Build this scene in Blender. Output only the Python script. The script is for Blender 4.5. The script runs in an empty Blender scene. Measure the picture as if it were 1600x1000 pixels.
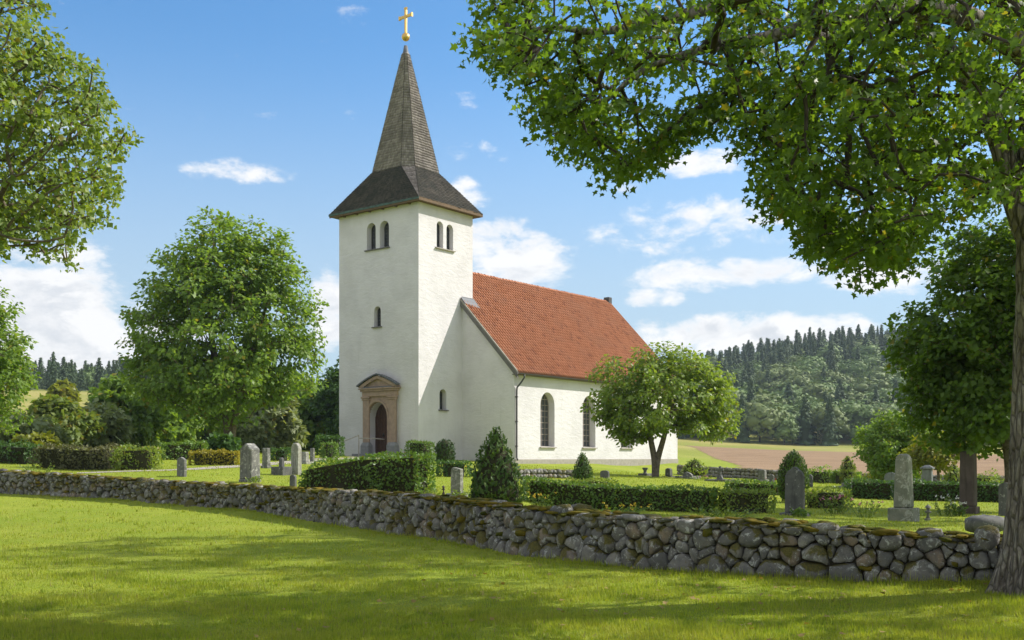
import bpy, bmesh, math, random
import numpy as np
from mathutils import Vector, Matrix

R = math.radians
rng = np.random.default_rng(11)
random.seed(11)
scene = bpy.context.scene
COL = scene.collection

# ------------------------------------------------------------------ camera
F, HZ, EYE = 1650.0, 715.0, 1.7          # focal length in photo pixels, horizon row, eye height
cam = bpy.data.cameras.new('camera')
camo = bpy.data.objects.new('camera', cam)
COL.objects.link(camo)
camo.location = (0, 0, EYE)
camo.rotation_euler = (R(90), 0, 0)
cam.sensor_width = 36.0
cam.lens = F / 1600 * 36
cam.shift_y = (HZ - 500) / 1600
cam.clip_start, cam.clip_end = 0.1, 5000
scene.camera = camo

# ------------------------------------------------------------------ sun, sky, exposure
SUN = Vector((1.62, 0.44, 1.42)).normalized()     # towards the sun
sun = bpy.data.lights.new('sun', 'SUN')
sun.energy = 3.05
sun.angle = R(0.53)
sun.color = (1.0, 0.94, 0.86)
suno = bpy.data.objects.new('sun', sun)
COL.objects.link(suno)
suno.location = (40, 10, 60)
suno.rotation_euler = SUN.to_track_quat('Z', 'Y').to_euler()
scene.view_settings.view_transform = 'Standard'
scene.view_settings.look = 'None'
scene.view_settings.exposure = 1.13
scene.view_settings.gamma = 1
scene.view_settings.use_curve_mapping = False
scene.cycles.use_denoising = True
scene.cycles.max_bounces = 10
scene.cycles.diffuse_bounces = 7
scene.cycles.transmission_bounces = 8
scene.cycles.transparent_max_bounces = 8
scene.cycles.volume_bounces = 0


class NT:
    """small helper that writes node trees as expressions"""
    def __init__(s, tree):
        s.t = tree
        s.n = tree.nodes
        s.l = tree.links

    def node(s, typ, ins=None, **kw):
        n = s.n.new(typ)
        for k, v in kw.items():
            setattr(n, k, v)
        for k, v in (ins or {}).items():
            s.put(n.inputs[k], v)
        return n

    def put(s, sock, v):
        if isinstance(v, bpy.types.NodeSocket):
            s.l.new(v, sock)
        else:
            sock.default_value = v

    def m(s, op, a, b=None, c=None, clamp=False):
        n = s.n.new('ShaderNodeMath')
        n.operation = op
        n.use_clamp = clamp
        for i, v in enumerate((a, b, c)):
            if v is not None:
                s.put(n.inputs[i], v)
        return n.outputs[0]

    def mix(s, f, a, b, mode='MIX'):
        n = s.n.new('ShaderNodeMix')
        n.data_type = 'RGBA'
        n.blend_type = mode
        n.clamp_factor = True
        s.put(n.inputs[0], f)
        for i, v in ((6, a), (7, b)):
            if not isinstance(v, bpy.types.NodeSocket) and len(v) == 3:
                v = (*v, 1)
            s.put(n.inputs[i], v)
        return n.outputs[2]

    def step(s, v, lo, hi, a=0.0, b=1.0):
        n = s.n.new('ShaderNodeMapRange')
        n.interpolation_type = 'SMOOTHSTEP'
        s.put(n.inputs[0], v)
        for i, x in enumerate((lo, hi, a, b)):
            s.put(n.inputs[1 + i], x)
        return n.outputs[0]

    def noise(s, vec, scale, detail=4, rough=0.55, dist=0.0, out=0):
        n = s.n.new('ShaderNodeTexNoise')
        if vec is not None:
            s.l.new(vec, n.inputs['Vector'])
        n.inputs['Scale'].default_value = scale
        n.inputs['Detail'].default_value = detail
        n.inputs['Roughness'].default_value = rough
        n.inputs['Distortion'].default_value = dist
        return n.outputs[out]


def world():
    w = bpy.data.worlds.new('World')
    scene.world = w
    w.use_nodes = True
    t = NT(w.node_tree)
    t.n.clear()
    sky = t.node('ShaderNodeTexSky', sky_type='NISHITA', sun_disc=False)
    sky.sun_elevation = math.asin(SUN.z)
    sky.sun_rotation = math.atan2(SUN.x, SUN.y)
    sky.altitude = 0
    sky.air_density = 1.0
    sky.dust_density = 0.55
    sky.ozone_density = 2.2
    tc = t.node('ShaderNodeTexCoord')
    sep = t.node('ShaderNodeSeparateXYZ', {0: tc.outputs['Generated']})
    x, y, z = sep.outputs
    az = t.m('ARCTAN2', x, y)
    el = t.m('ARCSINE', z)
    comb = t.node('ShaderNodeCombineXYZ', {0: az, 1: t.m('MULTIPLY', el, 1.9), 2: 0.0}).outputs[0]
    n1 = t.noise(comb, 11.0, 9, 0.62, 0.35)
    n2 = t.noise(comb, 30.0, 6, 0.62, 0.2)
    fb = t.m('ADD', t.m('MULTIPLY', t.m('SUBTRACT', n1, 0.5), 1.1), t.m('MULTIPLY', t.m('SUBTRACT', n2, 0.5), 0.75))
    # banks of cloud by bearing and elevation (photo pixel centre, half-size, strength)
    banks = [(70, 505, 190, 88, 1.3), (40, 545, 250, 60, 1.1), (235, 520, 95, 50, .8), (370, 266, 95, 18, .55), (820, 408, 95, 52, 1.2), (760, 375, 110, 34, .9),
             (735, 298, 46, 26, .9), (760, 238, 60, 20, .5), (1090, 252, 80, 24, .85), (1075, 330, 120, 22, .6),
             (1110, 366, 210, 30, .42), (1150, 426, 170, 30, 1.2), (1400, 428, 150, 32, .9), (1180, 522, 210, 36, 1.3), (1020, 465, 50, 14, .6),
             (985, 290, 28, 14, .55), (515, 495, 45, 70, 1.1), (140, 205, 80, 22, .5), (70, 395, 90, 34, .5), (1330, 560, 180, 40, 1.0)]
    dens = None
    for px, py, rx, ry, k in banks:
        a = math.atan2(px - 800, F)
        e = math.atan2((HZ - py), math.hypot(px - 800, F))
        ra, re = rx / F, ry / F
        dx = t.m('DIVIDE', t.m('SUBTRACT', az, a), ra)
        dy = t.m('DIVIDE', t.m('SUBTRACT', el, e), re)
        r2 = t.m('ADD', t.m('MULTIPLY', dx, dx), t.m('MULTIPLY', dy, dy))
        v = t.m('MULTIPLY', t.m('MAXIMUM', t.m('SUBTRACT', 1.0, r2), -1.0), k * 0.36)
        dens = v if dens is None else t.m('MAXIMUM', dens, v)
    # out of view, heavier cloud cover is added to brighten and neutralise the ambient light
    big = t.noise(comb, 2.2, 3, 0.5)
    other = t.m('MULTIPLY', t.m('SUBTRACT', big, 0.34), 1.8)
    off = t.step(t.m('ABSOLUTE', az), 0.50, 0.62)
    dens = t.m('ADD', t.m('MULTIPLY', dens, t.m('SUBTRACT', 1.0, off)), t.m('MULTIPLY', other, off))
    d = t.m('ADD', dens, fb)
    cov = t.m('POWER', t.step(d, 0.01, 0.33), 1.15)
    cov = t.m('MULTIPLY', cov, t.step(el, -0.01, 0.02))
    # thick cloud shows a soft grey-blue body under white edges turned to the sun
    sh = t.node('ShaderNodeVectorMath', {0: comb, 1: (0.012, 0.022, 0)}, operation='ADD').outputs[0]
    n1b = t.noise(sh, 11.0, 9, 0.62, 0.35)
    lit = t.step(t.m('SUBTRACT', n1, n1b), -0.06, 0.07)
    thick = t.step(d, 0.15, 0.6)
    low = t.m('MULTIPLY', thick, t.m('SUBTRACT', 1.0, lit))
    ccol = t.mix(t.m('MULTIPLY', low, 0.95), (3.25, 3.22, 3.2), (2.25, 2.34, 2.5))
    skyc = t.mix(1.0, sky.outputs[0], (0.292, 0.49, 0.60), 'MULTIPLY')
    skyc = t.mix(t.step(el, 0.40, 0.08, 0.0, 0.80), skyc, (1.74, 2.09, 2.38))
    col = t.mix(t.m('MULTIPLY', cov, 0.94), skyc, ccol)
    bg = t.node('ShaderNodeBackground', {'Color': col, 'Strength': 0.15})
    out = t.node('ShaderNodeOutputWorld')
    t.l.new(bg.outputs[0], out.inputs[0])


world()

# ------------------------------------------------------------------ materials
MATS = {}


def new_mat(name):
    m = bpy.data.materials.new(name)
    m.use_nodes = True
    t = NT(m.node_tree)
    t.n.clear()
    MATS[name] = m
    return m, t


def finish(t, col, rough=0.85, bump=None, bstr=0.4, bdist=0.02, spec=0.3, metallic=0.0, extra=None):
    b = t.node('ShaderNodeBsdfPrincipled')
    t.put(b.inputs['Base Color'], col if isinstance(col, bpy.types.NodeSocket) else (*col[:3], 1))
    t.put(b.inputs['Roughness'], rough)
    t.put(b.inputs['Metallic'], metallic)
    t.put(b.inputs['Specular IOR Level'], spec)
    if bump is not None:
        bp = t.node('ShaderNodeBump', {'Height': bump, 'Strength': bstr, 'Distance': bdist})
        t.l.new(bp.outputs[0], b.inputs['Normal'])
    for k, v in (extra or {}).items():
        t.put(b.inputs[k], v)
    o = t.node('ShaderNodeOutputMaterial')
    t.l.new(b.outputs[0], o.inputs[0])
    return b


def objco(t, scale=None):
    tc = t.node('ShaderNodeTexCoord')
    v = tc.outputs['Object']
    if scale:
        v = t.node('ShaderNodeMapping', {0: v, 'Scale': scale}).outputs[0]
    return v


def worldco(t, scale=None):
    g = t.node('ShaderNodeNewGeometry')
    v = g.outputs['Position']
    if scale:
        v = t.node('ShaderNodeMapping', {0: v, 'Scale': scale}).outputs[0]
    return v


def plain(name, c1, c2=None, scale=6.0, rough=0.8, bump=0.0, spec=0.3, metallic=0.0, bdist=0.02):
    m, t = new_mat(name)
    v = worldco(t)
    n = t.noise(v, scale, 5, 0.6)
    col = t.mix(t.step(n, 0.3, 0.7), c1, c2 or c1)
    finish(t, col, rough, n if bump else None, bump, bdist, spec, metallic)
    return m


def leafmat(name, c1, c2, c3=None, trans=0.38, rough=0.5, yellow=0.04):
    """two-sided leaf: each leaf has a shade of its own, light comes through it"""
    m, t = new_mat(name)
    g = t.node('ShaderNodeNewGeometry')
    rnd = g.outputs['Random Per Island']
    col = t.mix(rnd, c1, c2)
    v = worldco(t)
    n = t.noise(v, 0.9, 3, 0.5)
    col = t.mix(t.step(n, 0.35, 0.7, 0.0, 0.6), col, c3 or c2)
    if yellow:
        col = t.mix(t.m('MULTIPLY', t.m('GREATER_THAN', t.m('FRACT', t.m('MULTIPLY', rnd, 37.0)), 1 - yellow), 0.7), col, (0.22, 0.17, 0.025))
    b = t.node('ShaderNodeBsdfPrincipled', {'Base Color': col, 'Roughness': rough, 'Specular IOR Level': 0.35})
    tcol = t.mix(1.0, col, (1.75, 1.7, 0.6), 'MULTIPLY')
    tr = t.node('ShaderNodeBsdfTranslucent', {'Color': tcol})
    mx = t.node('ShaderNodeMixShader', {0: trans})
    t.l.new(b.outputs[0], mx.inputs[1])
    t.l.new(tr.outputs[0], mx.inputs[2])
    o = t.node('ShaderNodeOutputMaterial')
    t.l.new(mx.outputs[0], o.inputs[0])
    return m


def make_materials():
    # lime-washed rubble
    m, t = new_mat('limewash')
    v = objco(t)
    big = t.noise(v, 0.5, 4, 0.6)
    lay = t.noise(objco(t, (1, 1, 2.4)), 1.7, 6, 0.6, 0.6)
    streak = t.noise(objco(t, (2.2, 2.2, 0.22)), 1.4, 4, 0.6)
    fine = t.noise(v, 9.0, 5, 0.65)
    col = t.mix(t.step(big, 0.35, 0.7), (0.685, 0.660, 0.672), (0.605, 0.582, 0.592))
    col = t.mix(t.step(streak, 0.55, 0.8, 0, 0.35), col, (0.60, 0.59, 0.56))
    col = t.mix(t.step(t.m('MULTIPLY', lay, fine), 0.33, 0.42, 0, 0.5), col, (0.55, 0.53, 0.49))
    crack = t.noise(objco(t, (1, 1, 1.6)), 5.5, 8, 0.75, 1.2)
    col = t.mix(t.step(t.m('ABSOLUTE', t.m('SUBTRACT', crack, 0.5)), 0.012, 0.0, 0, 0.30), col, (0.40, 0.385, 0.36))
    rain = t.noise(objco(t, (3.0, 3.0, 0.10)), 2.0, 5, 0.65)
    col = t.mix(t.step(rain, 0.58, 0.78, 0, 0.5), col, (0.47, 0.46, 0.43))
    sep = t.node('ShaderNodeSeparateXYZ', {0: v})
    damp = t.m('ADD', t.m('MULTIPLY', sep.outputs[2], -0.55), t.m('MULTIPLY', lay, 1.1))
    col = t.mix(t.step(damp, 0.05, 0.95, 0, 0.35), col, (0.50, 0.50, 0.47))
    h = t.m('ADD', t.m('MULTIPLY', lay, 0.8), t.m('MULTIPLY', fine, 0.22))
    finish(t, col, 0.92, h, 0.55, 0.085, 0.15)

    # field stone
    for nm, moss_amt in (('fieldstone', 0.565), ('fieldstone_far', 0.62)):
        m, t = new_mat(nm)
        v = worldco(t)
        g = t.node('ShaderNodeNewGeometry')
        oi = t.node('ShaderNodeObjectInfo')
        rnd = t.m('FRACT', t.m('ADD', g.outputs['Random Per Island'], oi.outputs['Random']))
        n = t.noise(v, 7.0, 6, 0.65, 0.3)
        nf = t.noise(v, 42.0, 4, 0.6)
        tone = t.mix(rnd, (0.125, 0.119, 0.108), (0.30, 0.278, 0.242))
        tone = t.mix(t.m('GREATER_THAN', t.m('FRACT', t.m('MULTIPLY', rnd, 13.7)), 0.86), tone, (0.25, 0.19, 0.135))
        col = t.mix(t.step(n, 0.3, 0.7, 0, 0.8), tone, (0.11, 0.11, 0.108))
        lich = t.noise(v, 9.0, 7, 0.72, 0.9)
        col = t.mix(t.step(lich, 0.54, 0.61, 0, 0.85), col, (0.46, 0.46, 0.43))
        spot = t.noise(v, 34.0, 5, 0.7, 0.4)
        col = t.mix(t.step(spot, 0.60, 0.66, 0, 0.6), col, (0.055, 0.055, 0.05))
        mo = t.noise(v, 1.9, 5, 0.62, 0.4)
        sep = t.node('ShaderNodeSeparateXYZ', {0: g.outputs['Normal']})
        up = t.m('MULTIPLY', sep.outputs[2], 0.16)
        mosk = t.step(t.m('ADD', mo, up), moss_amt, moss_amt + 0.06)
        mcol = t.mix(t.step(nf, 0.35, 0.65), (0.060, 0.062, 0.012), (0.13, 0.105, 0.018))
        col = t.mix(t.m('MULTIPLY', mosk, 0.9), col, mcol)
        h = t.m('ADD', t.m('MULTIPLY', n, 0.9), t.m('MULTIPLY', nf, 0.25))
        finish(t, col, 0.92, h, 0.9, 0.045, 0.2)

    plain('wall_earth', (0.055, 0.048, 0.034), (0.085, 0.072, 0.045), 12, 1.0, 0.6)
    # moss cushions
    m, t = new_mat('moss')
    v = worldco(t)
    n = t.noise(v, 2.6, 5, 0.6)
    nf = t.noise(v, 60, 3, 0.6)
    col = t.mix(t.step(n, 0.38, 0.62), (0.055, 0.065, 0.010), (0.19, 0.135, 0.018))
    col = t.mix(t.step(nf, 0.4, 0.7, 0, 0.6), col, (0.10, 0.10, 0.014))
    finish(t, col, 1.0, nf, 0.9, 0.02, 0.1)

    # gravestones
    for nm, a, b, l in (('stone_grey', (0.12, 0.12, 0.11), (0.21, 0.205, 0.185), 0.54), ('stone_pale', (0.22, 0.215, 0.18), (0.34, 0.33, 0.28), 0.52),
                        ('stone_dark', (0.085, 0.085, 0.083), (0.14, 0.14, 0.13), 0.58), ('stone_green', (0.15, 0.16, 0.12), (0.25, 0.245, 0.195), 0.52),
                        ('stone_brown', (0.075, 0.058, 0.048), (0.105, 0.082, 0.067), 0.72), ('stone_slate', (0.14, 0.15, 0.155), (0.20, 0.21, 0.21), 0.62)):
        m, t = new_mat(nm)
        v = worldco(t)
        n = t.noise(v, 3.5, 6, 0.65, 0.3)
        lich = t.noise(v, 8.0, 6, 0.7, 0.5)
        strk = t.noise(worldco(t, (7, 7, 0.8)), 1.5, 4, 0.6)
        col = t.mix(t.step(n, 0.3, 0.7), a, b)
        col = t.mix(t.step(strk, 0.5, 0.72, 0, 0.55), col, tuple(x * 0.45 for x in a))
        col = t.mix(t.step(lich, l, l + 0.07, 0, 0.75), col, (0.42, 0.42, 0.37))
        nf = t.noise(v, 60.0, 4, 0.6)
        finish(t, col, 0.85, t.m('ADD', n, t.m('MULTIPLY', nf, .4)), 0.4, 0.02, 0.3)

    # sandstone portal
    m, t = new_mat('sandstone')
    v = objco(t)
    n = t.noise(v, 3.0, 6, 0.6)
    col = t.mix(t.step(n, 0.3, 0.7), (0.42, 0.30, 0.225), (0.31, 0.23, 0.18))
    finish(t, col, 0.9, n, 0.3, 0.02, 0.2)
    plain('grey_stone_step', (0.27, 0.27, 0.27), (0.2, 0.2, 0.2), 5, 0.9, 0.3)
    plain('lead', (0.075, 0.085, 0.095), (0.11, 0.12, 0.13), 5, 0.55, 0.2, 0.5)
    plain('dark_metal', (0.045, 0.045, 0.047), (0.06, 0.058, 0.055), 6, 0.5, 0.1, 0.5)
    plain('verge_wood', (0.12, 0.115, 0.11), (0.16, 0.15, 0.14), 4, 0.8, 0.2)
    plain('copper_patina', (0.09, 0.16, 0.145), (0.055, 0.09, 0.085), 5, 0.7, 0.2)
    plain('soffit_wood', (0.17, 0.11, 0.06), (0.11, 0.075, 0.045), 6, 0.8, 0.2)
    plain('door_wood', (0.105, 0.055, 0.035), (0.07, 0.037, 0.025), 7, 0.6, 0.3)
    plain('iron', (0.02, 0.02, 0.02), (0.03, 0.028, 0.026), 9, 0.5, 0.1)
    plain('rail_wood', (0.42, 0.38, 0.33), (0.33, 0.3, 0.26), 8, 0.7, 0.1)
    plain('window_lead', (0.30, 0.25, 0.22), (0.23, 0.20, 0.18), 8, 0.7, 0.1)
    plain('sill_stone', (0.36, 0.33, 0.28), (0.28, 0.26, 0.22), 4, 0.9, 0.2)
    plain('gold', (0.78, 0.52, 0.16), (0.62, 0.40, 0.12), 5, 0.38, 0.05, 0.5, 1.0)
    plain('ceramic_white', (0.7, 0.7, 0.68), (0.6, 0.6, 0.57), 9, 0.4)
    plain('terracotta', (0.36, 0.15, 0.08), (0.28, 0.12, 0.07), 9, 0.8)
    # old window glass
    m, t = new_mat('old_glass')
    v = objco(t)
    n = t.noise(v, 5.0, 3, 0.5)
    finish(t, t.mix(n, (0.03, 0.035, 0.04), (0.075, 0.082, 0.085)), 0.14, n, 0.12, 0.05, 0.7)

    # roof tiles: each its own fired clay tone
    m, t = new_mat('clay_tile')
    v = objco(t)
    g = t.node('ShaderNodeNewGeometry')
    rnd = g.outputs['Random Per Island']
    n = t.noise(v, 0.45, 4, 0.6)
    nf = t.noise(v, 7.0, 5, 0.7)
    col = t.mix(rnd, (0.37, 0.145, 0.072), (0.46, 0.195, 0.105))
    col = t.mix(t.m('GREATER_THAN', t.m('FRACT', t.m('MULTIPLY', rnd, 17.3)), 0.93), col, (0.29, 0.115, 0.065))
    col = t.mix(t.step(n, 0.42, 0.68, 0, 0.45), col, (0.36, 0.17, 0.105))
    col = t.mix(t.step(nf, 0.55, 0.8, 0, 0.5), col, (0.19, 0.11, 0.075))
    finish(t, col, 0.85, nf, 0.25, 0.01, 0.25)
    # silvered wooden shingles, tarred lower skirt
    for nm, c1, c2, c3 in (('shingle_silver', (0.20, 0.172, 0.16), (0.36, 0.318, 0.30), (0.13, 0.112, 0.105)),
                           ('shingle_tarred', (0.045, 0.042, 0.038), (0.105, 0.092, 0.075), (0.035, 0.038, 0.033))):
        m, t = new_mat(nm)
        v = objco(t)
        g = t.node('ShaderNodeNewGeometry')
        rnd = g.outputs['Random Per Island']
        n = t.noise(v, 1.1, 5, 0.65)
        gr = t.noise(objco(t, (14, 14, 1.0)), 2.0, 4, 0.6)
        col = t.mix(rnd, c1, c2)
        col = t.mix(t.step(n, 0.4, 0.68, 0, 0.7), col, c3)
        col = t.mix(t.step(gr, 0.5, 0.8, 0, 0.5), col, c3)
        finish(t, col, 0.85, gr, 0.4, 0.01, 0.25)

    # bark
    m, t = new_mat('maple_bark')
    v = worldco(t, (1, 1, 0.32))
    vo = t.node('ShaderNodeTexVoronoi', {'Vector': v, 'Scale': 11.0}, feature='DISTANCE_TO_EDGE').outputs[0]
    n = t.noise(v, 9.0, 6, 0.7, 0.8)
    pat = t.noise(worldco(t), 2.2, 5, 0.65, 0.4)
    col = t.mix(t.step(n, 0.3, 0.7), (0.15, 0.125, 0.10), (0.40, 0.355, 0.30))
    col = t.mix(t.step(pat, 0.55, 0.68, 0, 0.75), col, (0.40, 0.38, 0.33))
    col = t.mix(t.step(t.noise(worldco(t), 1.2, 4, 0.6), 0.6, 0.72, 0, 0.6), col, (0.085, 0.09, 0.03))
    h = t.m('ADD', t.m('MULTIPLY', t.step(vo, 0.0, 0.22), 0.6), t.m('MULTIPLY', n, 0.8))
    col = t.mix(t.step(vo, 0.0, 0.10, 0.75, 0.0), col, (0.05, 0.042, 0.034))
    finish(t, col, 0.95, h, 1.0, 0.09, 0.15)
    plain('bark', (0.09, 0.072, 0.055), (0.19, 0.155, 0.12), 9, 0.95, 0.7)
    plain('bark_dark', (0.035, 0.028, 0.022), (0.065, 0.052, 0.04), 9, 0.95, 0.5)

    leafmat('leaf_maple', (0.0779, 0.1458, 0.0203), (0.1298, 0.1997, 0.026), (0.0844, 0.1506, 0.0247), 0.56, 0.45, 0.03)
    leafmat('leaf_maple_light', (0.1404, 0.2144, 0.0363), (0.2061, 0.2574, 0.0495), (0.1188, 0.1854, 0.0396), 0.38, 0.45, 0.06)
    leafmat('leaf_mid', (0.1153, 0.2022, 0.035), (0.202, 0.287, 0.0448), (0.1236, 0.2124, 0.0409), 0.45, 0.5, 0.03)
    leafmat('leaf_rowan', (0.1345, 0.2168, 0.0366), (0.2306, 0.3016, 0.0476), (0.1635, 0.2262, 0.0403), 0.38, 0.5, 0.04)
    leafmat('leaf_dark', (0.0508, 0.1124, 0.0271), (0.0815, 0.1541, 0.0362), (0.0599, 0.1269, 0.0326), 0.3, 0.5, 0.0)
    leafmat('leaf_yellow', (0.165, 0.1914, 0.0238), (0.2376, 0.2442, 0.0264), (0.1452, 0.1782, 0.0264), 0.4, 0.5, 0.05)
    leafmat('leaf_grey', (0.1725, 0.2156, 0.0949), (0.2501, 0.2846, 0.1294), (0.1552, 0.1984, 0.0776), 0.3, 0.6, 0.02)
    leafmat('leaf_olive', (0.1212, 0.1876, 0.0454), (0.1782, 0.2411, 0.0567), (0.1568, 0.1786, 0.0486), 0.34, 0.55, 0.08)
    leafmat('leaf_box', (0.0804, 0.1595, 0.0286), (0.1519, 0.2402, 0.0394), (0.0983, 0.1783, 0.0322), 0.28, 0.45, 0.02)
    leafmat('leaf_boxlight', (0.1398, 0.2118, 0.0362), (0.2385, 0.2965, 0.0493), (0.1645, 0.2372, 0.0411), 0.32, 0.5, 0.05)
    leafmat('leaf_dry', (0.1188, 0.1149, 0.0594), (0.1806, 0.1814, 0.0918), (0.095, 0.1149, 0.0432), 0.2, 0.8, 0.0)
    leafmat('leaf_gold', (0.228, 0.198, 0.0168), (0.324, 0.27, 0.024), (0.204, 0.192, 0.0192), 0.3, 0.6, 0.0)
    leafmat('needle_dark', (0.0308, 0.07, 0.0196), (0.056, 0.1036, 0.0238), (0.042, 0.084, 0.0224), 0.15, 0.6, 0.0)
    leafmat('needle_thuja', (0.0468, 0.1081, 0.0218), (0.1123, 0.172, 0.0312), (0.0624, 0.1278, 0.025), 0.22, 0.6, 0.0)
    leafmat('needle_bright', (0.052, 0.1105, 0.0182), (0.0975, 0.1625, 0.0234), (0.065, 0.1235, 0.0208), 0.22, 0.6, 0.0)
    leafmat('far_spruce', (0.045, 0.0788, 0.03), (0.065, 0.1029, 0.036), (0.055, 0.0893, 0.033), 0.08, 0.8, 0.0)
    leafmat('far_leaf', (0.0988, 0.1622, 0.0408), (0.1405, 0.2059, 0.0508), (0.1093, 0.1746, 0.0453), 0.08, 0.7, 0.0)
    leafmat('far_leaf_pale', (0.1211, 0.1678, 0.0471), (0.1557, 0.1982, 0.0564), (0.1298, 0.1729, 0.0518), 0.08, 0.7, 0.0)
    leafmat('leaf_fallen', (0.24, 0.17, 0.05), (0.34, 0.26, 0.07), (0.20, 0.13, 0.05), 0.2, 0.7, 0.0)
    plain('hedge_heart', (0.030, 0.032, 0.014), (0.045, 0.042, 0.018), 12, 1.0)
    for nm, c in (('petal_red', (0.45, 0.05, 0.03)), ('petal_pink', (0.55, 0.22, 0.28)), ('petal_yellow', (0.6, 0.42, 0.03)), ('petal_white', (0.7, 0.7, 0.66))):
        plain(nm, c, None, 5, 0.7)

    # lawn
    m, t = new_mat('lawn')
    v = worldco(t)
    n = t.noise(v, 0.35, 5, 0.6)
    nm_ = t.noise(v, 2.6, 5, 0.65)
    nf = t.noise(v, 26.0, 5, 0.7)
    col = t.mix(t.step(n, 0.35, 0.68), (0.22, 0.285, 0.028), (0.295, 0.335, 0.042))
    col = t.mix(t.step(nm_, 0.45, 0.75, 0, 0.6), col, (0.31, 0.31, 0.06))
    col = t.mix(t.step(nf, 0.4, 0.7, 0, 0.6), col, (0.13, 0.185, 0.018))
    sep = t.node('ShaderNodeSeparateXYZ', {0: v})
    far = t.step(sep.outputs[1], 110, 190)
    nfar = t.noise(v, 0.03, 4, 0.6)
    col = t.mix(far, col, t.mix(t.step(nfar, 0.4, 0.65), (0.22, 0.235, 0.05), (0.32, 0.285, 0.09)))
    finish(t, col, 0.95, t.m('ADD', nf, nm_), 0.7, 0.05, 0.1)
    m, t = new_mat('grass_blade')
    g = t.node('ShaderNodeNewGeometry')
    v = worldco(t)
    n = t.noise(v, 0.55, 4, 0.6)
    col = t.mix(g.outputs['Random Per Island'], (0.225, 0.30, 0.020), (0.355, 0.385, 0.036))
    col = t.mix(t.step(n, 0.4, 0.66, 0, 0.6), col, (0.335, 0.335, 0.05))
    n3 = t.noise(v, 3.2, 4, 0.65)
    col = t.mix(t.step(n3, 0.48, 0.70, 0, 0.65), col, (0.095, 0.18, 0.018))
    col = t.mix(t.m('GREATER_THAN', t.m('FRACT', t.m('MULTIPLY', g.outputs['Random Per Island'], 23.0)), 0.94), col, (0.27, 0.235, 0.10))
    b = t.node('ShaderNodeBsdfPrincipled', {'Base Color': col, 'Roughness': 0.6, 'Specular IOR Level': 0.25})
    tr = t.node('ShaderNodeBsdfTranslucent', {'Color': t.mix(1.0, col, (1.5, 1.5, 0.7), 'MULTIPLY')})
    mx = t.node('ShaderNodeMixShader', {0: 0.35})
    t.l.new(b.outputs[0], mx.inputs[1])
    t.l.new(tr.outputs[0], mx.inputs[2])
    o = t.node('ShaderNodeOutputMaterial')
    t.l.new(mx.outputs[0], o.inputs[0])
    # ploughed earth
    m, t = new_mat('ploughed_earth')
    v = worldco(t)
    n = t.noise(worldco(t, (0.25, 1.0, 1.0)), 0.5, 5, 0.65)
    nf = t.noise(v, 3.0, 5, 0.7)
    col = t.mix(t.step(n, 0.35, 0.65), (0.225, 0.15, 0.088), (0.30, 0.205, 0.122))
    col = t.mix(t.step(nf, 0.5, 0.8, 0, 0.5), col, (0.20, 0.13, 0.08))
    finish(t, col, 1.0, nf, 0.8, 0.15, 0.1)
    m, t = new_mat('gravel')
    v = worldco(t)
    n = t.noise(v, 40, 4, 0.7)
    n2 = t.noise(v, 1.0, 4, 0.6)
    finish(t, t.mix(t.step(n, 0.35, 0.7), t.mix(n2, (0.44, 0.40, 0.34), (0.36, 0.33, 0.28)), (0.26, 0.24, 0.21)), 0.95, n, 0.5, 0.02, 0.2)


make_materials()


# ------------------------------------------------------------------ object helpers
def tag(o, label=None, cat=None, group=None, kind=None):
    if label:
        o['label'] = label
    if cat:
        o['category'] = cat
    if group:
        o['group'] = group
    if kind:
        o['kind'] = kind
    return o


def thing(name, label, cat, loc=(0, 0, 0), rz=0.0, group=None):
    o = bpy.data.objects.new(name, None)
    COL.objects.link(o)
    o.empty_display_size = 0.3
    o.location = loc
    o.rotation_euler = (0, 0, rz)
    return tag(o, label, cat, group)


def np_mesh(name, V, Fs, smooth=False, midx=None):
    """V (n,3); Fs: one (m,k) index array or a list of such arrays"""
    if not isinstance(Fs, (list, tuple)):
        Fs = [Fs]
    Fs = [np.asarray(f, dtype=np.int32) for f in Fs if len(f)]
    V = np.asarray(V, dtype=np.float32)
    me = bpy.data.meshes.new(name)
    me.vertices.add(len(V))
    me.vertices.foreach_set('co', V.ravel())
    loops = np.concatenate([f.ravel() for f in Fs])
    tot = np.concatenate([np.full(len(f), f.shape[1], dtype=np.int32) for f in Fs])
    start = np.concatenate([[0], np.cumsum(tot)[:-1]]).astype(np.int32)
    me.loops.add(len(loops))
    me.loops.foreach_set('vertex_index', loops)
    me.polygons.add(len(tot))
    me.polygons.foreach_set('loop_start', start)
    me.polygons.foreach_set('loop_total', tot)
    if smooth:
        me.polygons.foreach_set('use_smooth', np.ones(len(tot), dtype=bool))
    if midx is not None:
        me.polygons.foreach_set('material_index', np.asarray(midx, dtype=np.int32))
    me.update(calc_edges=True)
    return me


def link(name, me, mats, parent=None, loc=None, kind=None):
    o = bpy.data.objects.new(name, me)
    COL.objects.link(o)
    if not len(me.materials):
        for m in (mats if isinstance(mats, (list, tuple)) else [mats]):
            me.materials.append(MATS[m])
    if parent is not None:
        o.parent = parent
    if loc is not None:
        o.location = loc
    if kind:
        o['kind'] = kind
    return o


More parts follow.
